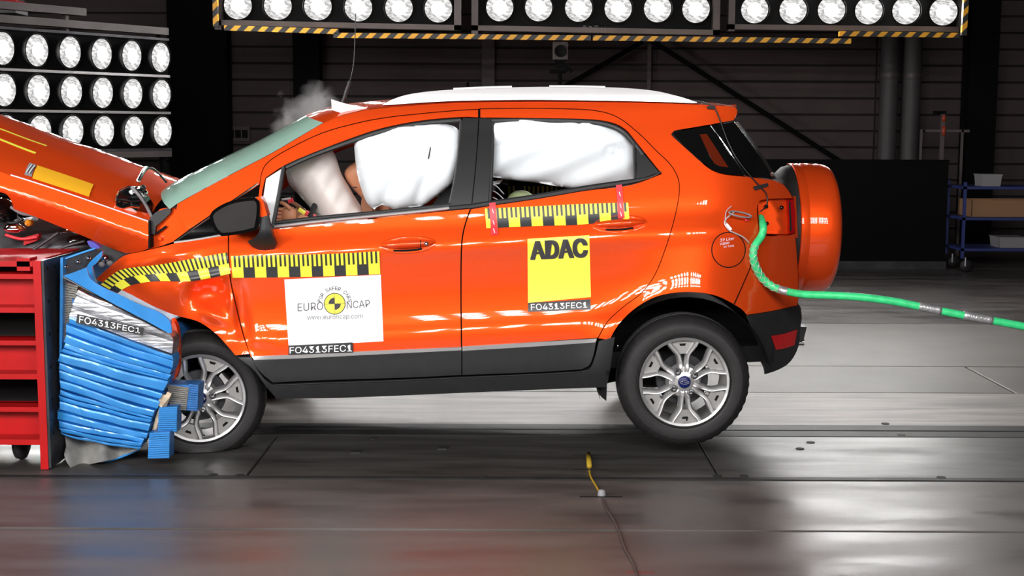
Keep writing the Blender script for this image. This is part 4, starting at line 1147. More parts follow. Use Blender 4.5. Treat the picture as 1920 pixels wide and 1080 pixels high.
WINGP = [o for o in car.children if o.name.startswith('front_wing')][0]
tape(car, [(183, 539), (205, 519), (224, 507), (245, 502), (300, 496), (350, 487), (426, 473)], [(214, 556), (228, 544), (243, 536), (262, 531), (300, 527), (360, 527), (432, 513)], 12, 1)
tape(fdoor, [(433, 480), (520, 478), (620, 476), (711, 471)], [(436, 521), (520, 520), (620, 518), (713, 514)], 13.0, 0)
tape(rdoor, [(909, 391), (1000, 387), (1100, 382), (1178, 380)], [(912, 428), (1000, 424), (1090, 421), (1180, 411)], 12.6, 0)
def patch(nm, q, mat, parent, off=-0.003, step=10): return panel(nm, [(*p, 1) for p in q], yo(off), mat, parent, step, 0)
for q in (((917, 379), (929, 379), (934, 440), (921, 441)), ((1155, 347), (1166, 346), (1171, 409), (1159, 410))):
    tp = patch('red_tape_strip', q, REDTAPE, rdoor, -0.010)
    (ax, ay), (bx, by), (cx_, cy_), (dx_, dy_) = q
    for k in (0.2, 0.55, 0.8):
        x = ax + (dx_ - ax) * k + 5; y = ay + (dy_ - ay) * k
        ribbon('tape_print', [(x, y), (x + 2.5, y + 8)], 1.6, yo(-0.012), WINK, tp, 0.001)
adac = patch('club_sticker', ((989, 448), (1105, 441), (1108, 557), (990, 568)), YELF, rdoor, -0.003)
adac['label'] = 'yellow square sticker with black capitals'
lettering('sticker_lettering', 'ADAC', [(996, 487), (1101, 482), (1099, 447), (995, 453)], yo(-0.003), INK, adac, -0.002, 0.012, fat=[(a * .0032, b * .002) for a in (-1.6, -0.8, 0.8, 1.6) for b in (-1, 1)])
pl_ = patch('test_number_plate', ((990, 568), (1107, 561), (1108, 580), (990, 585)), BLKTAPE, rdoor, -0.003)
lettering('number_lettering', 'FO4313FEC1', [(996, 582), (1101, 577), (1101, 566), (995, 570)], yo(-0.003), WINK, pl_, -0.003, 0.006)
st = patch('test_programme_sticker', ((533, 524), (714, 515), (719, 640), (541, 650)), WHITE, fdoor, -0.003)
st['label'] = 'white square sticker with round yellow and black target'
lettering('sticker_lettering', 'EURO', [(558, 584), (606, 581), (606, 566), (558, 569)], yo(-0.003), GREYINK, st, -0.002)
lettering('sticker_lettering', 'NCAP', [(650, 579), (694, 576), (693, 562), (650, 565)], yo(-0.003), GREYINK, st, -0.002)
lettering('sticker_lettering', 'www.euroncap.com', [(576, 602), (680, 599), (680, 590), (576, 593)], yo(-0.003), GREYINK, st, -0.002)
cx0, cy0, rr0 = 627.5, 569.5, 19.5
for i, ch in enumerate('FOR SAFER CARS'):
    if ch == ' ': continue
    a = R(168 - 156 * i / 13); r_ = 29
    ux, uy = cos(a), -sin(a); tx, ty = sin(a), cos(a)
    wch = 2.6 if ch != 'I' else 1
    cc = (cx0 + ux * r_, cy0 + uy * r_)
    q = [(cc[0] - tx * wch - ux * 3.4, cc[1] - ty * wch - uy * 3.4), (cc[0] + tx * wch - ux * 3.4, cc[1] + ty * wch - uy * 3.4), (cc[0] + tx * wch + ux * 3.4, cc[1] + ty * wch + uy * 3.4), (cc[0] - tx * wch + ux * 3.4, cc[1] - ty * wch + uy * 3.4)]
    lettering('arc_letter', ch, q, yo(-0.003), GREYINK, st, -0.002, 0.01)
def pie(nm, a0, a1, r0, r1, mat, o):
    n = 24; vs = []; fs = []
    for i in range(n + 1):
        a = R(a0 + (a1 - a0) * i / n)
        for r_ in (r0, r1):
            x, y = cx0 + r_ * cos(a), cy0 - r_ * sin(a); vs.append(at(x, y, yside(x, y) + o))
        if i: fs.append((2 * i - 2, 2 * i - 1, 2 * i + 1, 2 * i))
    return mk(nm, vs, fs, mat, st)
pie('target_disc', 0, 360, 0.01, rr0, YELF, -0.0048); pie('target_ring', 0, 360, rr0 - 0.5, rr0 + 0.9, INK, -0.0055)
pie('target_quarter', 90, 180, 0.01, 11.5, INK, -0.0056); pie('target_quarter', 270, 360, 0.01, 11.5, INK, -0.0056)
ribbon('target_cross', [(cx0 - 20, cy0 + 1), (cx0 + 20, cy0 - 1)], 1.0, yo(-0.0057), INK, st, 0.001); ribbon('target_cross', [(cx0 - .5, cy0 - 20), (cx0 + .5, cy0 + 20)], 1.0, yo(-0.0057), INK, st, 0.001)
pl_ = patch('test_number_plate', ((541, 648), (661, 642), (662, 661), (541, 665)), BLKTAPE, fdoor, -0.012)
lettering('number_lettering', 'FO4313FEC1', [(543, 663), (660, 659), (660, 646), (543, 651)], yo(-0.012), WINK, pl_, -0.003, 0.006)

# --- cabin: airbags, seats, lining
def pillow(nm, pts, Y, T, D, mat, parent, extra=None, step=7, tilt=0.0):
    p = outl(pts, 6); v2, f2 = fill(p, step); nb_ = len(p); vs = []; bk = []
    x0 = sum(q.x for q in p) / nb_
    for q in v2:
        d = min(((q.x - b.x) ** 2 + (q.y - b.y) ** 2) for b in p) ** 0.5
        k = min(d / D, 1.0); off = T * sqrt(max(0, 1 - (1 - k) ** 2))
        e = extra(q.x, q.y) if extra else 0.0
        yy = Y + tilt * (q.x - x0)
        vs.append(at(q.x, q.y, yy - off + e)); bk.append(at(q.x, q.y, yy + off + 0.004))
    fs = []
    n = len(vs)
    for f in f2:
        a, b, c = (vs[i] for i in f[:3])
        g = f if (b - a).cross(c - a).y < 0 else tuple(reversed(f))
        fs += [g, tuple(n + i for i in reversed(g))]
    ed = {}
    for f in fs[::2]:
        for i in range(len(f)): ed[(f[i], f[(i + 1) % len(f)])] = 1
    for (a, b) in ed:
        if (b, a) not in ed: fs.append((b, a, n + a, n + b))
    return mk(nm, vs + bk, fs, mat, parent, True)
cab = car
fa = pillow('driver_airbag', [(536, 322), (548, 300), (580, 280), (610, 268), (628, 290), (640, 325), (660, 360), (690, 420), (640, 440), (606, 425), (588, 398), (560, 365), (542, 345)], 0.52, 0.16, 60, BAGP, cab,
            lambda x, y: 0.012 * exp(-((hypot(x - 650, (y - 330) * .9) - 96) / 2.2) ** 2) + 0.006 * sin(x * .18 + y * .1))
ribbon('airbag_seam', [(541, 318), (552, 345), (575, 378), (600, 402), (612, 414)], 1.2, lambda x, y: 0.40, GREYPL, fa, 0.002)
def w1(x, y): return 0.008 * sin(x * 0.09 + y * 0.05) + 0.022 * gs(x, y, 800, 292, 14, 26, 20) + 0.012 * gs(x, y, 735, 345, 6, 40, 25) + 0.016 * gs(x, y, 785, 365, 7, 36, 20) + 0.014 * gs(x, y, 722, 306, 12, 9)
ca = pillow('curtain_airbag', [(663, 262, 1), (700, 247), (740, 236), (800, 231), (850, 236), (866, 256, 1), (862, 300), (850, 338), (838, 352), (812, 372), (790, 386), (742, 394, 1), (716, 384), (702, 393, 1), (688, 380), (676, 350), (668, 315)], 0.30, 0.07, 30, BAGW, cab, w1, 6)
ribbon('airbag_print', [(808, 268), (806, 284), (803, 298)], 2.4, lambda x, y: 0.235, INK, ca, 0.002)
def w2(x, y): return 0.020 * exp(-((y - (276 - (x - 925) * 0.09)) / 5) ** 2) * (1 if x < 1100 else 0) + 0.018 * exp(-((hypot(x - 1147, y - 285) - 10) / 3.5) ** 2) + 0.010 * sin(x * .05 + y * .11) + 0.016 * gs(x, y, 1085, 240, 5, 24)
pillow('curtain_airbag', [(918, 228, 1), (1000, 222), (1100, 226), (1150, 236), (1196, 266, 1), (1200, 344, 1), (1140, 351), (1090, 354), (1050, 350), (1010, 343), (966, 338), (918, 331, 1)], 0.30, 0.07, 34, BAGW, cab, w2, 6)
# seats
def seat(px, Y0, Y1, nm):
    pts = [(px - 170, 520, 1), (px - 10, 530), (px + 45, 380), (px + 60, 300), (px + 75, 262, 1), (px + 105, 262), (px + 112, 300), (px + 90, 420), (px + 70, 560, 1), (px - 160, 570, 1)]
    p = outl(pts, 10)
    q = [at(v.x, v.y, 0.55) for v in p]
    mb = MB().prism([V((a.x, Y0, a.z)) for a in q], (0, Y1 - Y0, 0))
    mb.build(nm, SEATC, car)
seat(800, .34, .80, 'front_seat'); seat(800, 1.0, 1.46, 'front_seat'); seat(1120, .28, 1.5, 'rear_seat')
panel('belt_pillar', [(820, 372, 1), (846, 345, 1), (858, 345, 1), (845, 392, 1), (800, 396, 1)], cst(0.34), SEATC, car, 9, 0.03)
for (x0, x1, Y) in ((500, 1250, 1.60), (500, 1115, 0.12)):
    a, b = at(x0, 700, Y), at(x1, 700, Y); z1 = at(870, 400, Y).z
    MB().box((a.x, Y, .46), (b.x, Y + .02, z1 - (.10 if Y < 1 else 0.0))).build('door_lining', SEATC, car)
a, b = at(360, 420, .25), at(505, 470, .25)
MB().hexa([(a.x + .1, .25, b.z - .1), (b.x + .1, .25, b.z - .1), (b.x + .1, 1.5, b.z - .1), (a.x + .1, 1.5, b.z - .1), (a.x + .15, .25, a.z - .04), (b.x, .25, a.z - .02), (b.x, 1.5, a.z - .02), (a.x + .15, 1.5, a.z - .04)]).build('dashboard', SEATC, car)
m = MB(); cst_ = at(580, 440, .52); pts = [cst_ + V((0.05 * sin(t * pi / 12), .185 * cos(t * pi / 12), .18 * sin(t * pi / 12))) for t in range(25)]
m.tube(pts, 0.015, 8).build('steering_wheel', BLACKPL, car, True)
ribbon('interior_bracket', [(926, 334), (940, 338), (954, 342)], 12, cst(0.42), BLACKPL, car, 0.02)
panel('belt_webbing', [(924, 340, 1), (944, 336, 1), (936, 345, 1), (926, 346, 1)], cst(0.40), WHITE, car, 6, 0.002)
m = MB()
for k in range(10):
    a = at(953 + k * 8.5 + (12 if k > 1 else 0), 349, 1.20); b = at(956.5 + k * 8.5 + (12 if k > 1 else 0), 372, 1.20)
    m.box((a.x, 1.20, b.z), (b.x, 1.203, a.z))
m.build('far_scale_tape', pm('dim_yellow', (0.55, 0.50, 0.08), 0.5), car)
p0, p1 = at(930, 335, 1.204), at(1120, 400, 1.204)
MB().box((p0.x, 1.204, p1.z), (p1.x, 1.25, p0.z)).build('cargo_screen', SEATC, car)
for k in range(3):
    MB().tube([at(924, 346 + k * 12, .36), at(932, 350 + k * 12, .36), at(945, 364 + k * 10, .36)], .003, 6).build('seat_wire', RAILS, car, True)

# ================================================================ DUMMIES
def skin_body(nm, J, E, mat, parent, sub=2):
    me = bpy.data.meshes.new(nm)
    me.from_pydata([tuple(j[0]) for j in J], E, [])
    o = bpy.data.objects.new(nm, me); COL.objects.link(o)
    md = o.modifiers.new('skin', 'SKIN'); md.use_smooth_shade = True
    for i, v in enumerate(me.skin_vertices[0].data):
        r_ = J[i][1]; v.radius = (r_, r_) if not isinstance(r_, tuple) else r_
        v.use_root = (i == 0)
    sb = o.modifiers.new('sub', 'SUBSURF'); sb.levels = sub; sb.render_levels = sub
    dg = bpy.context.evaluated_depsgraph_get(); dg.update()
    m2 = bpy.data.meshes.new_from_object(o.evaluated_get(dg))
    bpy.data.objects.remove(o)
    m2.polygons.foreach_set('use_smooth', [True] * len(m2.polygons)); m2.materials.clear()
    return link(nm, m2, mat, parent)
pel = at(800, 530, .57)
dm = thing('crash_test_dummy', 'orange crash test dummy in the driver seat, face in the cream airbag', 'dummy', (pel.x, .57, pel.z - .12))
def P(px, py, Y): return at(px, py, Y)
J = [(P(800, 530, .57), .15), (P(785, 470, .57), .145), (P(760, 425, .57), .16), (P(735, 395, .57), .11), (P(712, 372, .57), .062), (P(690, 350, .56), .075), (P(676, 322, .55), .098), (P(664, 302, .55), .080),
     (P(752, 405, .40), .065), (P(700, 470, .34), .048), (P(640, 448, .33), .042), (P(580, 420, .34), .034), (P(556, 410, .35), .036),
     (P(752, 405, .76), .065), (P(700, 470, .84), .048), (P(640, 440, .76), .042), (P(590, 415, .70), .034), (P(570, 405, .70), .036),
     (P(790, 540, .46), .10), (P(640, 510, .44), .075), (P(560, 600, .44), .055), (P(530, 625, .44), .04),
     (P(790, 540, .70), .10), (P(640, 510, .72), .075), (P(560, 600, .72), .055), (P(530, 625, .72), .04)]
E = [(0, 1), (1, 2), (2, 3), (3, 4), (4, 5), (5, 6), (6, 7), (2, 8), (8, 9), (9, 10), (10, 11), (11, 12), (2, 13), (13, 14), (14, 15), (15, 16), (16, 17), (0, 18), (18, 19), (19, 20), (20, 21), (0, 22), (22, 23), (23, 24), (24, 25)]
skin_body('body', J, E, SKIN, dm)
ribbon('neck_cover', [(700, 338), (694, 360), (690, 384), (694, 402)], 26, cst(0.44), SKIND, dm, 0.06, 0.02)
for (x, y) in ((684, 322), (661, 352)): ribbon('head_mark', [(x, y), (x + 9, y - 1)], 2.4, cst(0.435), INK, dm, 0.01)
def hand(par, px, py, Y, s):
    c = P(px, py, Y)
    m = MB(); m.lathe([(0.0, -.05), (.026, -.042), (.040, -.01), (.041, .02), (.03, .045), (0, .05)], (0, 0, 0), 'X', 14)
    for v in m.v: v.y *= 0.5; v.x, v.z = v.x * .8, v.z
    m.v = [c + v for v in m.v]; m.build('palm', SKIN, par, True)
    for k in range(4):
        z = .030 - .020 * k; L = (.062, .072, .068, .052)[k]
        m = MB().tube([c + V((-.03, 0, z)), c + V((-.03 - L * .5, -.012 * s, z + .004)), c + V((-.03 - L * .8, .012, z)), c + V((-.03 - L * .75, .035, z - .006))], lambda t: .0095 - .002 * t, 10)
        m.build('finger', SKIN, par, True)
    MB().tube([c + V((.012, -.01, .032)), c + V((-.012, -.02, .055)), c + V((-.036, -.012, .066))], lambda t: .012 - .003 * t, 10).build('thumb', SKIN, par, True)
hand(dm, 541, 404, .34, 1); hand(dm, 560, 402, .70, -1)
ribbon('red_joint', [(573, 398), (592, 408)], 9, cst(.37), REDTAPE, dm, .02); ribbon('yellow_joint', [(560, 392), (572, 400)], 8, cst(.38), YELF, dm, .02)
ribbon('red_joint', [(540, 378), (550, 374)], 8, cst(.40), REDTAPE, dm, .02); ribbon('pale_joint', [(545, 372), (528, 374)], 4, cst(.40), RAILS, dm, .02)
# child dummy behind
cc = P(977, 388, .50)
cdm = thing('child_dummy', 'pale green dome of a child dummy head low in the rear window', 'dummy', (cc.x, .50, cc.z - .45))
m = MB().lathe([(0.0, .085), (.030, .081), (.055, .066), (.072, .042), (.078, .010), (.076, -.02), (.068, -.06), (.052, -.09), (.04, -.12)], cc, 'Z', 36); m.build('head', GREENH, cdm, True)
MB().lathe([(.04, -.12), (.045, -.15), (.11, -.18), (.12, -.28), (.11, -.42), (0, -.44)], cc, 'Z', 24).build('torso', SEATC, cdm, True)
MB().lathe([(.0792, .012), (.0805, .008), (.0792, .004)], cc, 'Z', 36).build('cap_rim', GREENH, cdm, True)
for k in (-1, 1): MB().box((cc.x - .008 + k * .006, .425, cc.z + .030), (cc.x - .004 + k * .006, .450, cc.z + .040)).build('cap_mark', INK, cdm)

# ================================================================ BARRIER
YN = -0.25
def bx(px, Y=YN): return at(px, 680, Y).x
xp = at(84, 700, YN).x
zt_ = at(84, 489, YN).z
tro = thing('barrier_trolley', 'red steel beam trolley carrying the blue crash barrier', 'trolley', (xp - 1.0, .4, 0))
def zz(py): return at(40, py, YN).z
# end post
MB().box((xp - .036, YN, zz(880)), (xp, YN + .12, zt_)).build('end_post', RED, tro)
for (a, b) in ((515, 587), (640, 712), (765, 835)):
    bm_ = MB().box((xp - 2.4, YN + .12, zz(b)), (xp - .036, YN + .14, zz(a))).build('beam_web', RED, tro)
    MB().box((xp - 2.4, YN + .02, zz(a + 9)), (xp - .037, YN + .16, zz(a))).build('beam_flange', RED, tro)
    MB().box((xp - 2.4, YN + .01, zz(b)), (xp - .037, YN + .16, zz(b - 10))).build('beam_flange', RED, tro)
MB().box((xp - 2.4, YN + .0, zz(500)), (xp - .037, YN + .9, zz(490))).build('top_deck', RED, tro)
MB().box((xp - .11, YN - .0, zz(508)), (xp - .05, YN + .10, zz(489) + .012)).build('deck_block', RED, tro)
MB().box((xp - 2.4, YN + .55, zz(835)), (xp - .04, YN + .60, zz(500))).build('inner_wall', RUST, tro)
face = MB().box((xp, YN + .004, zz(878)), (xp + .012, 1.05, zt_)).build('face_plate', STEELW, tro)
for k in range(6):
    for j in (0, 1):
        c = V((xp + .012, YN + .05 + .10 * j, zz(505 + 62 * k)))
        MB().lathe([(.009, 0), (.009, .002), (0, .002)], c, 'X', 10).build('bolt_hole', DARK, face)
cw = at(40, 858, -.05)
fork = MB().box((cw.x - .055, -.08, .10), (cw.x - .048, .0, .20)).box((cw.x + .048, -.08, .10), (cw.x + .055, .0, .20)).box((cw.x - .055, -.08, .20), (cw.x + .055, .0, .215)).build('castor_fork', STEELD, tro)
MB().lathe([(0, -.028), (.055, -.028), (.075, -.018), (.08, 0), (.075, .018), (.055, .028), (0, .028)], (cw.x, -.04, .08), 'X', 28).build('castor_wheel', RUBBER, tro, True)
for k in (-1, 1): MB().lathe([(0, -.004), (.012, -.003), (.012, .004), (0, .005)], (cw.x + k * .058, -.04, .085), 'X', 10).build('castor_nut', CHROME, tro)

bar = thing('deformable_barrier', 'crumpled blue honeycomb crash barrier bolted to the red trolley', 'crash barrier', (xp + .25, .3, 0.06))
YB0 = -0.16
Lp = [(147, 542), (139, 560), (130, 583), (127, 600), (125, 625), (120, 650), (110, 674), (111, 700), (113, 735), (111, 770), (110, 800), (119, 816)]
Rp = [(300, 607), (312, 614), (321, 624), (327, 632), (326, 655), (323, 680), (318, 705), (308, 732), (296, 757), (284, 790), (274, 815), (262, 843)]
def pathp(Pp, t):
    Q = [V(p) for p in Pp]; L = [0]
    for i in range(len(Q) - 1): L.append(L[-1] + (Q[i + 1] - Q[i]).length)
    d = t * L[-1]
    for i in range(len(Q) - 1):
        if d <= L[i + 1] or i == len(Q) - 2: return Q[i].lerp(Q[i + 1], (d - L[i]) / (L[i + 1] - L[i]))
def layer(nm, l0, l1, r0, r1, mat, parent, seed, Yb=YB0, amp=0.016, wob=3.0):
    # one folded strip of the crushed honeycomb: bulging front, ragged ends, running left to right
    n, m = 22, 6; vs = []; rnd = random.Random(seed)
    ph = rnd.random() * 6
    tiltk = rnd.uniform(-.006, .006)
    for i in range(n + 1):
        u = i / n
        a = V(l0).lerp(V(r0), u); b = V(l1).lerp(V(r1), u)
        wv = wob * (mnoise.noise(V((u * 3, seed, 0))))
        sag = 2.0 * sin(pi * u)
        for j in range(m + 1):
            v_ = j / m
            p = a.lerp(b, v_); p.y += (wv + sag) * (1 if 0 < j < m else 1)
            prof = (-0.7, 0.9, 1.0, 1.0, 0.97, 0.9, -0.9)[j]
            y = Yb - amp * prof + 0.012 * mnoise.noise(V((u * 3, seed * 1.3, 0))) + tiltk + 0.05 * (u - 0.5) ** 2 + 0.002 * mnoise.noise(V((u * 9, v_ * 2, seed)))
            vs.append(at(p.x, p.y, y))
    fs = [(i * (m + 1) + j, i * (m + 1) + j + 1, (i + 1) * (m + 1) + j + 1, (i + 1) * (m + 1) + j) for i in range(n) for j in range(m)]
    k = len(vs)
    # side closure going back into the block
    back = []
    for i in (0, n):
        for j in range(m + 1): back.append(vs[i * (m + 1) + j] + V((0, .12, 0)))
    vs += back
    for j in range(m):
        fs.append((j, k + j, k + j + 1, j + 1)); q = n * (m + 1)
        fs.append((q + j, q + j + 1, k + m + 1 + j + 1, k + m + 1 + j))
    return mk(nm, vs, fs, mat, parent, False)
rnd = random.Random(3)
lt = [0.0]; rt = [0.0]
NL = 19
for i in range(NL):
    k_ = rnd.choice((.45, .7, 1.0, 1.3, 1.8)); lt.append(lt[-1] + k_ * rnd.uniform(.8, 1.2)); rt.append(rt[-1] + k_ * rnd.uniform(.55, 1.5))
lt = [x / lt[-1] for x in lt]; rt = [(x / rt[-1]) ** 0.86 for x in rt]
for i in range(NL):
    silver = pathp(Lp, (lt[i] + lt[i + 1]) / 2)[1] < 584 and i < 5
    layer('foil_fold' if silver else 'blue_fold', pathp(Lp, lt[i]) + V((rnd.uniform(-3, 3), 0)), pathp(Lp, min(1, lt[i + 1] + .008)) + V((rnd.uniform(-3, 3), 0)), pathp(Rp, rt[i]) + V((rnd.uniform(-3, 3), 0)), pathp(Rp, min(1, rt[i + 1] + .008)) + V((rnd.uniform(-3, 3), 0)), FOIL if silver else BLUE, bar, i * 2.7, YB0 + (0.02 if silver else 0), 0.010 if silver else rnd.uniform(.010, .030))
# core behind the folds
cp = [(135, 560, 1), (300, 612, 1), (318, 640), (314, 700), (290, 750), (268, 815), (250, 832, 1), (130, 812, 1), (120, 760), (122, 690), (135, 620)]
panel('honeycomb_core', cp, cst(YB0 + .04), BLUED, bar, 14, 0.85)
def hexband(nm, q0, q1, q2, q3, mat, n, Y, parent, d):
    mb = MB()
    for i in range(n):
        a = V(q0).lerp(V(q3), i / n); b = V(q0).lerp(V(q3), (i + .8) / n); c = V(q1).lerp(V(q2), (i + .8) / n); e = V(q1).lerp(V(q2), i / n)
        mb.prism([at(*a, Y), at(*e, Y), at(*c, Y), at(*b, Y)], (0, d, 0))
    return mb.build(nm, mat, parent)
hexband('honeycomb_edge', (118, 528), (146, 536), (126, 640), (113, 660), pm('honeycomb_grey', (0.22, 0.21, 0.19), 0.5, 0.5, var=0.3, scale=90), 26, YB0 + .05, bar, .3)
panel('backing_sheet', [(113, 484, 1), (118, 482, 1), (117, 600), (114, 700, 1), (111, 700, 1)], cst(YB0 + .02), BLUE, bar, 7, 0.9)
panel('mounting_flange', [(118, 491, 1), (150, 477), (180, 468, 1), (192, 470, 1), (188, 478), (172, 494), (150, 506), (120, 515, 1)], lambda px, py: YB0 + .06 + .0012 * (px - 118), STEELW, bar, 6, .02)
ribbon('flange_edge', [(116, 492), (118, 487), (150, 475), (178, 466)], 4, lambda px, py: YB0 + .05 + .0012 * (px - 118), BLUE, bar, .02)
for (x, y) in ((123, 500), (146, 491), (166, 484)):
    c = at(x, y, YB0 + .055 + .0012 * (x - 118)); MB().lathe([(0, -.012), (.008, -.010), (.011, 0)], c, 'Y', 12).build('rivet', CHROME, bar, True)
panel('torn_flange', [(192, 470, 1), (191, 480), (180, 494), (172, 500, 1), (176, 518), (180, 530, 1), (168, 524), (160, 510), (165, 496), (176, 484)], lambda px, py: YB0 + .03 + .0006 * (py - 470), BLUE, bar, 6, .02)
panel('torn_skin', [(118, 517, 1), (140, 510), (163, 501, 1), (168, 520), (190, 537), (225, 553), (262, 571), (296, 584), (312, 595), (320, 606), (322, 624, 1), (310, 623), (282, 606), (250, 589), (210, 568), (170, 546), (140, 529)], lambda px, py: YB0 - .05 + .03 * sin((px - 118) / 40), BLUE, bar, 6, .01)
ribbon('skin_edge', [(119, 520), (140, 531), (170, 548), (210, 570), (250, 591), (282, 608), (312, 624)], 3, lambda px, py: YB0 - .055 + .03 * sin((px - 118) / 40), CHROME, bar, .01)
lb = panel('test_number_plate', [(145, 589, 1), (270, 615, 1), (268, 629, 1), (142, 606, 1)], cst(YB0 - .06), BLKTAPE, bar, 12, 0.002)
lettering('number_lettering', 'FO4313FEC1', [(148, 605), (262, 625), (263, 615), (149, 592)], cst(YB0 - .06), WINK, lb, -.003, .006)
panel('bottom_flap', [(121, 814, 1), (190, 828), (250, 843, 1), (262, 841, 1), (215, 860), (165, 871), (132, 877, 1), (126, 868), (120, 852), (124, 838)], lambda px, py: YB0 + .12 - .0022 * (py - 815) + .04 * sin(px * .09), pm('flap_inside', (0.34, 0.33, 0.31), 0.4, 0.4, var=0.25, scale=12), bar, 7, .004)
ribbon('flap_edge', [(124, 872), (132, 878), (165, 872), (215, 861), (262, 842)], 4, cst(-.10), BLUE, bar, .01)
ribbon('dried_glue_strip', [(318, 736), (306, 762), (298, 780), (290, 806), (282, 835)], 8, cst(YB0 + .02), GLUE, bar, .03, .004, taper=lambda t: 1.4 - .8 * abs(t - .3))
panel('glue_shred', [(300, 742, 1), (322, 738, 1), (316, 748), (303, 764, 1), (296, 760, 1)], cst(YB0), GLUE, bar, 6, .01)
# loose honeycomb pieces
def chunk(nm, lab, fq, sq, Y, d, n, fm, sm):
    c = at(fq[2][0], fq[2][1], Y)
    t = thing(nm, lab, 'honeycomb piece', (c.x, Y, max(0.0, c.z)), 'loose honeycomb pieces by the front wheel')
    def ridged(q, mat, nmx):
        # rows of crushed cells: a stack of thin shelves
        mb = MB()
        for i in range(n):
            a, b, c_, e = (V(p) for p in q)
            p0 = a.lerp(e, i / n); p1 = b.lerp(c_, i / n); p2 = b.lerp(c_, (i + .78) / n); p3 = a.lerp(e, (i + .78) / n)
            o = rnd.uniform(-.003, .003)
            mb.prism([at(*p0, Y + o), at(*p1, Y + o), at(*p2, Y + o), at(*p3, Y + o)], (0, .02, 0))
        mb.build(nmx, mat, t)
    ridged(fq, fm, 'cell_row_face')
    if sq: ridged(sq, sm, 'cell_row_side')
    allp = [fq[0], (sq or fq)[1], (sq or fq)[2], fq[3]]
    mb = MB().prism([at(*p, Y + .006) for p in allp], (0, d, 0)); mb.build('cell_core', sm, t)
chunk('honeycomb_piece', 'grey and blue honeycomb chunk against the front wheel hub, topmost of three', [(314, 721), (354, 727), (349, 770), (319, 768)], [(355, 720), (372, 722), (370, 771), (350, 770)], -.10, .12, 12, MATS['honeycomb_grey'], BLUED)
chunk('honeycomb_piece', 'ribbed blue honeycomb block in the middle of the three by the front tyre', [(298, 764), (332, 763), (331, 810), (296, 809)], None, -.17, .09, 12, BLUE, BLUED)
chunk('honeycomb_piece', 'ribbed blue honeycomb block lowest of the three by the front tyre', [(280, 812), (318, 810), (317, 859), (277, 860)], None, -.22, .09, 12, BLUE, BLUED)

# ================================================================ CABLES AT THE REAR
def yh(px): return lerp_tab([(1400, .11), (1430, .14), (1480, .10), (1540, -.02), (1700, -.05), (1920, -.05), (2200, 0.0)], px)
hp = [(1426, 408), (1431, 425), (1428, 442), (1416, 460), (1412, 478), (1417, 500), (1430, 522), (1450, 538), (1478, 547), (1510, 552), (1560, 554), (1620, 558), (1680, 566), (1740, 578), (1800, 590), (1860, 601), (1920, 612), (2010, 628), (2160, 650)]
HP = crom([at(x, y, yside(1424, 415) + .06 if i == 0 else (min(yh(x), yside(min(x, 1495), y) - .025) if x < 1500 else yh(x))) for i, (x, y) in enumerate(hp)], 10)
hs = thing('umbilical_hose', 'bright green hose leaving the tail lamp opening to the right edge', 'hose', HP[0])
MB().tube(HP, 0.0185, 14, False).build('hose_tube', HOSE, hs, True)
def wrap(i0, i1, nm, mat, r):
    MB().tube(HP[i0:i1 + 1], r, 14, False).build(nm, mat, hs, True)
def idx(px):
    best = 0; bd = 1e9
    for i, p in enumerate(HP):
        q = at(px, 540, p.y); d = abs(q.x - p.x) + (10 if i < 60 else 0)
        if d < bd: bd = d; best = i
    return best
wrap(74, 80, 'tape_wrap', DUCT, 0.0205); wrap(idx(1722), idx(1768), 'tape_wrap', DUCT, .0205); wrap(idx(1808), idx(1862), 'tape_wrap', DUCT, .0212)
# net sock on the first bend
m = MB()
for s_ in (-1, 1):
    for k in range(3):
        pts = []
        for i in range(30, 75):
            t_ = (HP[i + 1] - HP[i]).normalized(); sd = V((0, 1, 0)).cross(t_).normalized(); fr_ = t_.cross(sd)
            a = s_ * (i - 30) * .42 + k * 2.09
            pts.append(HP[i] + (sd * cos(a) + fr_ * sin(a)) * .0200)
        m.tube(pts, .0012, 4, False)
m.build('net_sock', WIREW, hs)
wr_ = thing('lifting_ring', 'oval metal ring on thin wire above the fuel flap', 'ring', at(1390, 402, yside(1390, 402)))
pts = [(1388 + 21 * cos(a * pi / 10), 402 + 4.2 * sin(a * pi / 10) + .19 * 21 * cos(a * pi / 10)) for a in range(21)]
MB().tube([at(x, y, yside(x, y) - .03 - .02 * sin(i * pi / 10)) for i, (x, y) in enumerate(pts)], .0042, 8).build('ring', GREYPL, wr_, True)
MB().tube([at(x, y, yside(x, y) - .016) for x, y in ((1376, 398), (1362, 410), (1359, 420), (1368, 432), (1378, 437), (1394, 445), (1404, 455))], .0035, 8).build('wire', WIREW, wr_, True)
MB().tube([at(x, y, yside(x, y) - .012) for x, y in ((1372, 386), (1362, 396), (1360, 412), (1364, 424))], .0025, 6).build('wire', WIREW, wr_, True)
MB().tube([at(x, y, yside(x, y) - .02) for x, y in ((1400, 407), (1398, 413), (1402, 412), (1405, 405))], .004, 6).build('ring_hook', REDTAPE, wr_, True)
ribbon('wire_label', [(1362, 420), (1371, 431)], 5, yo(-.02), WHITE, wr_, .002)
cb = thing('antenna_cable', 'thin black cable taped down the tailgate glass to the lamp opening', 'cable', at(1425, 400, .2))
cpts = [(1306, 190), (1322, 194), (1338, 200), (1348, 220), (1357, 245), (1366, 268), (1380, 295), (1400, 322), (1418, 342), (1430, 355), (1437, 364), (1439, 378), (1436, 388), (1425, 397)]
MB().tube([at(x, y, yside(x, y) - .010) for x, y in cpts], .0034, 8).build('cable', WIREB, cb, True)
for q in (((1412, 350), (1440, 343), (1441, 349), (1416, 357)), ((1325, 199), (1342, 198), (1340, 205), (1327, 204))):
    patch('tape_strip', q, BLKTAPE, cb, -.014)
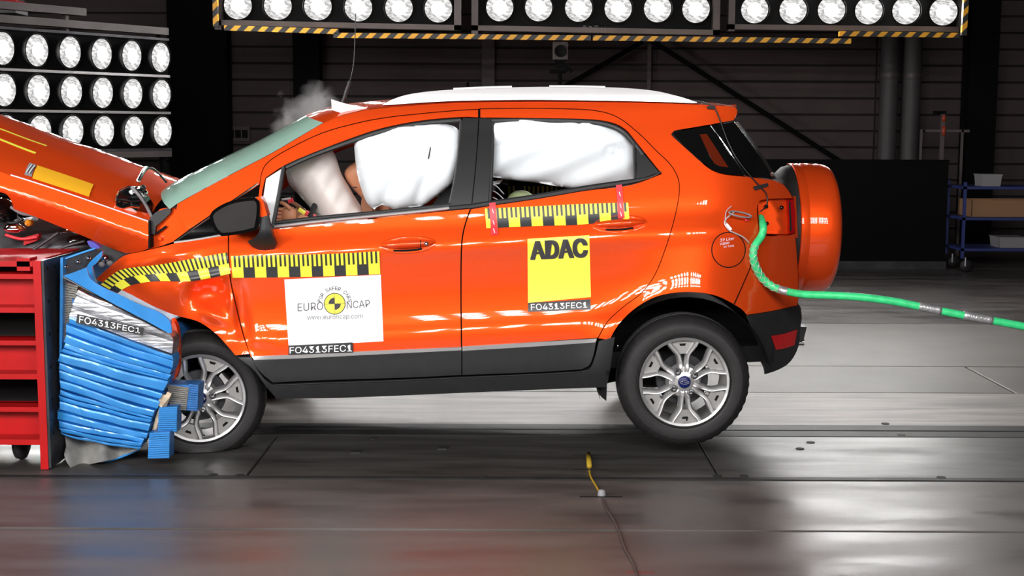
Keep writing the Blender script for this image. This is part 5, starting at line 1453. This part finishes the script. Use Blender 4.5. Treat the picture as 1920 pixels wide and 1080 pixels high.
ribbon('silver_tag', [(1300, 188), (1315, 190), (1326, 194)], 6, yo(-.006), CHROME, cb, .01)

# ================================================================ FLOOR TRIGGERS
a = fl(1103, 856); b = fl(1105, 879)
tr = thing('trigger_switch', 'yellow contact strip taped to the floor before the rear tyre', 'switch', (a.x, a.y, 0))
MB().tube([V((a.x, a.y, .012)), V((b.x, b.y, .012))], .012, 10, False).build('contact_tube', AMBER_SHADED, tr, True)
for (l, r_, nm, mt) in (((1072, 853), (1139, 855), 'tape_strip', DARK), ((1074, 880), (1136, 882), 'tape_strip', DARK), ((1087, 931), (1167, 933), 'tape_strip', DARK), ((1172, 1073), (1226, 1075), 'tape_strip', pm('dim_red_tape', (.14, .03, .03), .5))):
    p, q = fl(*l), fl(*r_); MB().box((p.x, p.y - .010, 0.0), (q.x, q.y + .010, .003)).build(nm, mt, tr)
MB().tube([fl(x, y, .006) for x, y in ((1105, 882), (1108, 895), (1118, 912), (1127, 928))], .0045, 8).build('lead', AMBER_SHADED, tr, True)
c = fl(1128, 930); MB().lathe([(0, .03), (.014, .026), (.018, .008), (.018, 0)], (c.x, c.y, 0), 'Z', 14).build('plug', GREYPL, tr, True)
MB().tube([fl(x, y, .005) for x, y in ((1129, 934), (1138, 955), (1152, 978), (1162, 1000), (1172, 1030), (1188, 1058), (1195, 1080), (1215, 1130))], .0045, 8).build('cable', pm('brown_cable', (.06, .045, .042), .5), tr, True)
for (x, y, lab) in ((668, 847, 'black square marker on the floor plate, nearer the front wheel'), (830, 840, 'black square marker on the floor plate below the door gap')):
    c = fl(x, y); o = MB().prism([V((c.x + dx, c.y + dy, 0)) for dx, dy in ((-.025, -.03), (.022, -.03), (.028, .03), (-.018, .03))], (0, 0, .004)).build('floor_marker', BLKTAPE)
    tag(o, lab, 'marker', 'black square floor markers')

# ================================================================ BACKGROUND EQUIPMENT
def hs_camera(px, py, lab, up, Y):
    c = at(px, py, Y); s = 1.0
    t = thing('high_speed_camera', lab, 'camera', (c.x, Y, c.z))
    MB().box((c.x - .085, Y, c.z - .10), (c.x + .085, Y + .30, c.z + .10)).build('housing', WALLL, t)
    MB().lathe([(0.0, -.004), (.055, -.004), (.068, -.02), (.072, .01)], (c.x, Y, c.z - .005), 'Y', 28).build('lens_hood', DARK, t, True)
    for k in (-1, 1): MB().box((c.x + k * .07 - .025, Y + .02, c.z + .10), (c.x + k * .07 + .025, Y + .26, c.z + .115)).build('top_clip', COLB, t)
    if up:
        MB().box((c.x - .06, Y + .05, c.z - .135), (c.x + .06, Y + .2, c.z - .10)).build('shoe', COLB, t)
        MB().box((c.x - .03, Y + .08, c.z - .20), (c.x + .10, Y + .16, c.z - .135)).build('tilt_head', COLB, t)
        MB().tube([(c.x - .12, Y + .1, c.z - .235), (c.x + .05, Y + .1, c.z - .235), (c.x + .10, Y + .1, c.z - .20), (c.x + .14, Y + .1, c.z - .24)], .02, 8, False).build('pan_handle', COLB, t)
        MB().lathe([(.022, -.24), (.022, -.5), (.03, -.5), (.03, -c.z)], (c.x, Y + .12, c.z), 'Z', 14).build('column', COLB, t, True)
        m = MB()
        for k in range(3):
            a = R(90 + 120 * k); MB().tube([(c.x, Y + .12, .5), (c.x + .45 * cos(a), Y + .12 + .45 * sin(a), .015)], .016, 8, False).build('tripod_leg', COLB, t)
    else:
        MB().box((c.x - .02, Y + .1, c.z - .20), (c.x + .02, Y + .14, c.z - .10)).build('clamp', COLB, t)
hs_camera(1051, 95, 'high-speed camera on a tripod behind the car roof', True, 9.2)
hs_camera(1065, 33, 'high-speed camera under the middle overhead lamp bank', False, 8.85)
c = at(877, 165, 9.2)
t = thing('light_stand', 'dark tip of a stand behind the front roof rail', 'stand', (c.x, 9.2, 0))
MB().lathe([(.02, 0), (.02, c.z - .05), (.05, c.z - .05), (.05, c.z - .01), (.02, c.z), (.015, c.z + .06), (0, c.z + .07)], (c.x, 9.2, 0), 'Z', 16).build('pole', COLB, t, True)
MB().lathe([(.22, 0.0), (.22, .02), (.03, .04)], (c.x, 9.2, 0), 'Z', 20).build('foot', COLB, t)
c = at(1112, 50, 8.1)
t = thing('clamp_bar', 'small clamp with knobs on the lamp frame right of the upper camera', 'clamp', (c.x, 8.1, c.z))
MB().tube([(c.x - .11, 8.1, c.z), (c.x + .13, 8.1, c.z)], .014, 8, False).build('bar', STEELD, t, True)
for k in (-.06, .0, .07, .11): MB().lathe([(0, -.05), (.018, -.05), (.018, .035), (0, .04)], (c.x + k, 8.1, c.z), 'Z', 10).build('knob', COLB, t)
# frame with orange lamp beyond the partition
YS = 10.4
def S(px, py): return at(px, py, YS)
t = thing('signal_frame', 'pale tubular frame with orange signal lamp behind the black partition', 'frame', (S(1778, 300).x, YS, 0))
for (x, nm) in ((1738, 'frame_post'), (1816, 'frame_post')):
    MB().box((S(x - 2, 0).x, YS, 0), (S(x + 2, 0).x, YS + .03, S(x, 243).z)).build(nm, WALLL, t)
p, q = S(1736, 243), S(1818, 248); MB().box((p.x, YS, q.z), (q.x, YS + .03, p.z)).build('frame_bar', WALLL, t)
MB().box((S(1776, 0).x, YS + .03, 0), (S(1783, 0).x, YS + .07, S(1780, 213).z)).build('mast', WALLL, t)
MB().box((S(1762, 0).x, YS + .03, S(1770, 214).z), (S(1785, 0).x, YS + .08, S(1770, 208).z)).build('mast_bracket', COLB, t)
for y0, y1 in ((216, 228), (236, 254)):
    a, b = S(1770, y0), S(1770, y1); MB().lathe([(0, b.z), (.022, b.z), (.027, (a.z + b.z) / 2), (.022, a.z), (0, a.z)], (a.x, YS, 0), 'Z', 14).build('signal_lamp', pm('signal_orange', (.35, .05, .02), .4), t, True)
# blue cart
YK = 8.6
def K(px, py): return at(px, py, YK)
t = thing('workshop_cart', 'dark blue two-shelf workshop cart at the right edge', 'cart', (K(1880, 490).x, YK + .3, 0))
x0, x1 = K(1806, 400).x, K(1806, 400).x + 1.15
for py, nm in ((350, 'shelf'), (408, 'shelf'), (466, 'shelf')):
    z = K(1850, py).z; MB().box((x0, YK, z - .03), (x1, YK + .6, z)).build(nm, CARTB, t)
for xx in (x0, x1 - .03):
    for yy in (YK, YK + .57): MB().box((xx, yy, .16), (xx + .03, yy + .03, K(1850, 342).z)).build('post', CARTB, t)
for xx in (x0 + .06, x1 - .12):
    for yy in (YK + .05, YK + .5):
        MB().lathe([(0, -.02), (.06, -.02), (.075, 0), (.06, .02), (0, .02)], (xx + .02, yy, .075), 'Y', 22).build('castor', RUBBER, t, True)
        MB().box((xx - .012, yy - .035, .07), (xx + .0, yy - .028, .17)).build('castor_fork', RAILS, t)
z = K(1850, 408).z
o = thing('cardboard_box', 'open brown cardboard box on the middle shelf of the cart', 'box', (x0 + .55, YK + .3, z))
bx0, bx1 = K(1824, 400).x, x1 - .05
for (a, b) in (((bx0, YK + .04, z), (bx1, YK + .045, z + .19)), ((bx0, YK + .5, z), (bx1, YK + .505, z + .19)), ((bx0, YK + .04, z), (bx0 + .005, YK + .505, z + .19)), ((bx1 - .005, YK + .04, z), (bx1, YK + .505, z + .19)), ((bx0, YK + .04, z), (bx1, YK + .505, z + .005))):
    MB().box(a, b).build('box_wall', CARD, o)
z = K(1850, 350).z; bx0 = K(1846, 400).x
o = thing('plastic_bin', 'small grey plastic bin on top of the cart', 'bin', (bx0 + .11, YK + .2, z))
MB().hexa([(bx0, YK + .1, z), (bx0 + .2, YK + .1, z), (bx0 + .2, YK + .35, z), (bx0, YK + .35, z), (bx0 - .01, YK + .09, z + .12), (bx0 + .21, YK + .09, z + .12), (bx0 + .21, YK + .36, z + .12), (bx0 - .01, YK + .36, z + .12)]).build('bin_body', GREYPL, o)
MB().box((bx0 - .016, YK + .084, z + .12), (bx0 + .216, YK + .366, z + .135)).build('bin_rim', GREYPL, o)
z = K(1850, 466).z; bx0 = K(1884, 400).x
o = thing('tool_tray', 'grey tray on the lowest shelf of the cart', 'tray', (bx0 + .15, YK + .2, z))
MB().hexa([(bx0, YK + .1, z), (bx0 + .3, YK + .1, z), (bx0 + .3, YK + .4, z), (bx0, YK + .4, z), (bx0 - .01, YK + .09, z + .11), (bx0 + .31, YK + .09, z + .11), (bx0 + .31, YK + .41, z + .11), (bx0 - .01, YK + .41, z + .11)]).build('tray_body', GREYPL, o)
MB().box((bx0 - .016, YK + .084, z + .11), (bx0 + .316, YK + .416, z + .12)).build('tray_rim', GREYPL, o)

# ================================================================ SMOKE
def smoke(nm, lab, c, r, dens, seed):
    bm = bmesh.new(); bmesh.ops.create_icosphere(bm, subdivisions=3, radius=1.0)
    for v in bm.verts: v.co = V((v.co.x * r[0], v.co.y * r[1], v.co.z * r[2]))
    me = bpy.data.meshes.new(nm); bm.to_mesh(me); bm.free()
    o = link(nm, me, None); o.location = c
    m = bpy.data.materials.new(nm); m.use_nodes = True; nt = m.node_tree; nt.nodes.clear()
    out = nt.nodes.new('ShaderNodeOutputMaterial'); pv = nt.nodes.new('ShaderNodeVolumePrincipled')
    pv.inputs['Color'].default_value = (.9, .86, .86, 1); pv.inputs['Anisotropy'].default_value = 0.2
    tc = nt.nodes.new('ShaderNodeTexCoord'); nz = nt.nodes.new('ShaderNodeTexNoise'); nz.inputs['Scale'].default_value = 8; nz.inputs['Detail'].default_value = 4; nz.inputs['Distortion'].default_value = .6
    mp = nt.nodes.new('ShaderNodeMapping'); mp.inputs['Location'].default_value = (seed, 0, 0)
    nt.links.new(tc.outputs['Object'], mp.inputs[0]); nt.links.new(mp.outputs[0], nz.inputs['Vector'])
    dv = nt.nodes.new('ShaderNodeVectorMath'); dv.operation = 'DIVIDE'; dv.inputs[1].default_value = r
    nt.links.new(tc.outputs['Object'], dv.inputs[0])
    ln = nt.nodes.new('ShaderNodeVectorMath'); ln.operation = 'LENGTH'; nt.links.new(dv.outputs[0], ln.inputs[0])
    ad = nt.nodes.new('ShaderNodeMath'); ad.operation = 'MULTIPLY_ADD'; ad.inputs[1].default_value = -0.62; ad.inputs[2].default_value = 0.12
    nt.links.new(ln.outputs['Value'], ad.inputs[0])
    sm = nt.nodes.new('ShaderNodeMath'); nt.links.new(ad.outputs[0], sm.inputs[0]); nt.links.new(nz.outputs['Fac'], sm.inputs[1])
    mr = nt.nodes.new('ShaderNodeMapRange'); mr.inputs[1].default_value = 0.14; mr.inputs[2].default_value = 0.5; mr.inputs[3].default_value = 0; mr.inputs[4].default_value = dens
    nt.links.new(sm.outputs[0], mr.inputs[0]); nt.links.new(mr.outputs[0], pv.inputs['Density']); nt.links.new(pv.outputs[0], out.inputs['Volume'])
    me.materials.append(m)
    return tag(o, lab, 'smoke', kind='stuff')
smoke('smoke_cloud', 'grey smoke puff above the top of the windscreen', at(580, 208, 1.1), (.21, .17, .18), 5.0, 1.0)
smoke('smoke_cloud', 'small pale smoke wisp lower on the windscreen', at(545, 245, 1.15), (.13, .12, .10), 5.0, 5.0)

for o in bpy.data.objects:
    if '_w' in o: del o['_w']
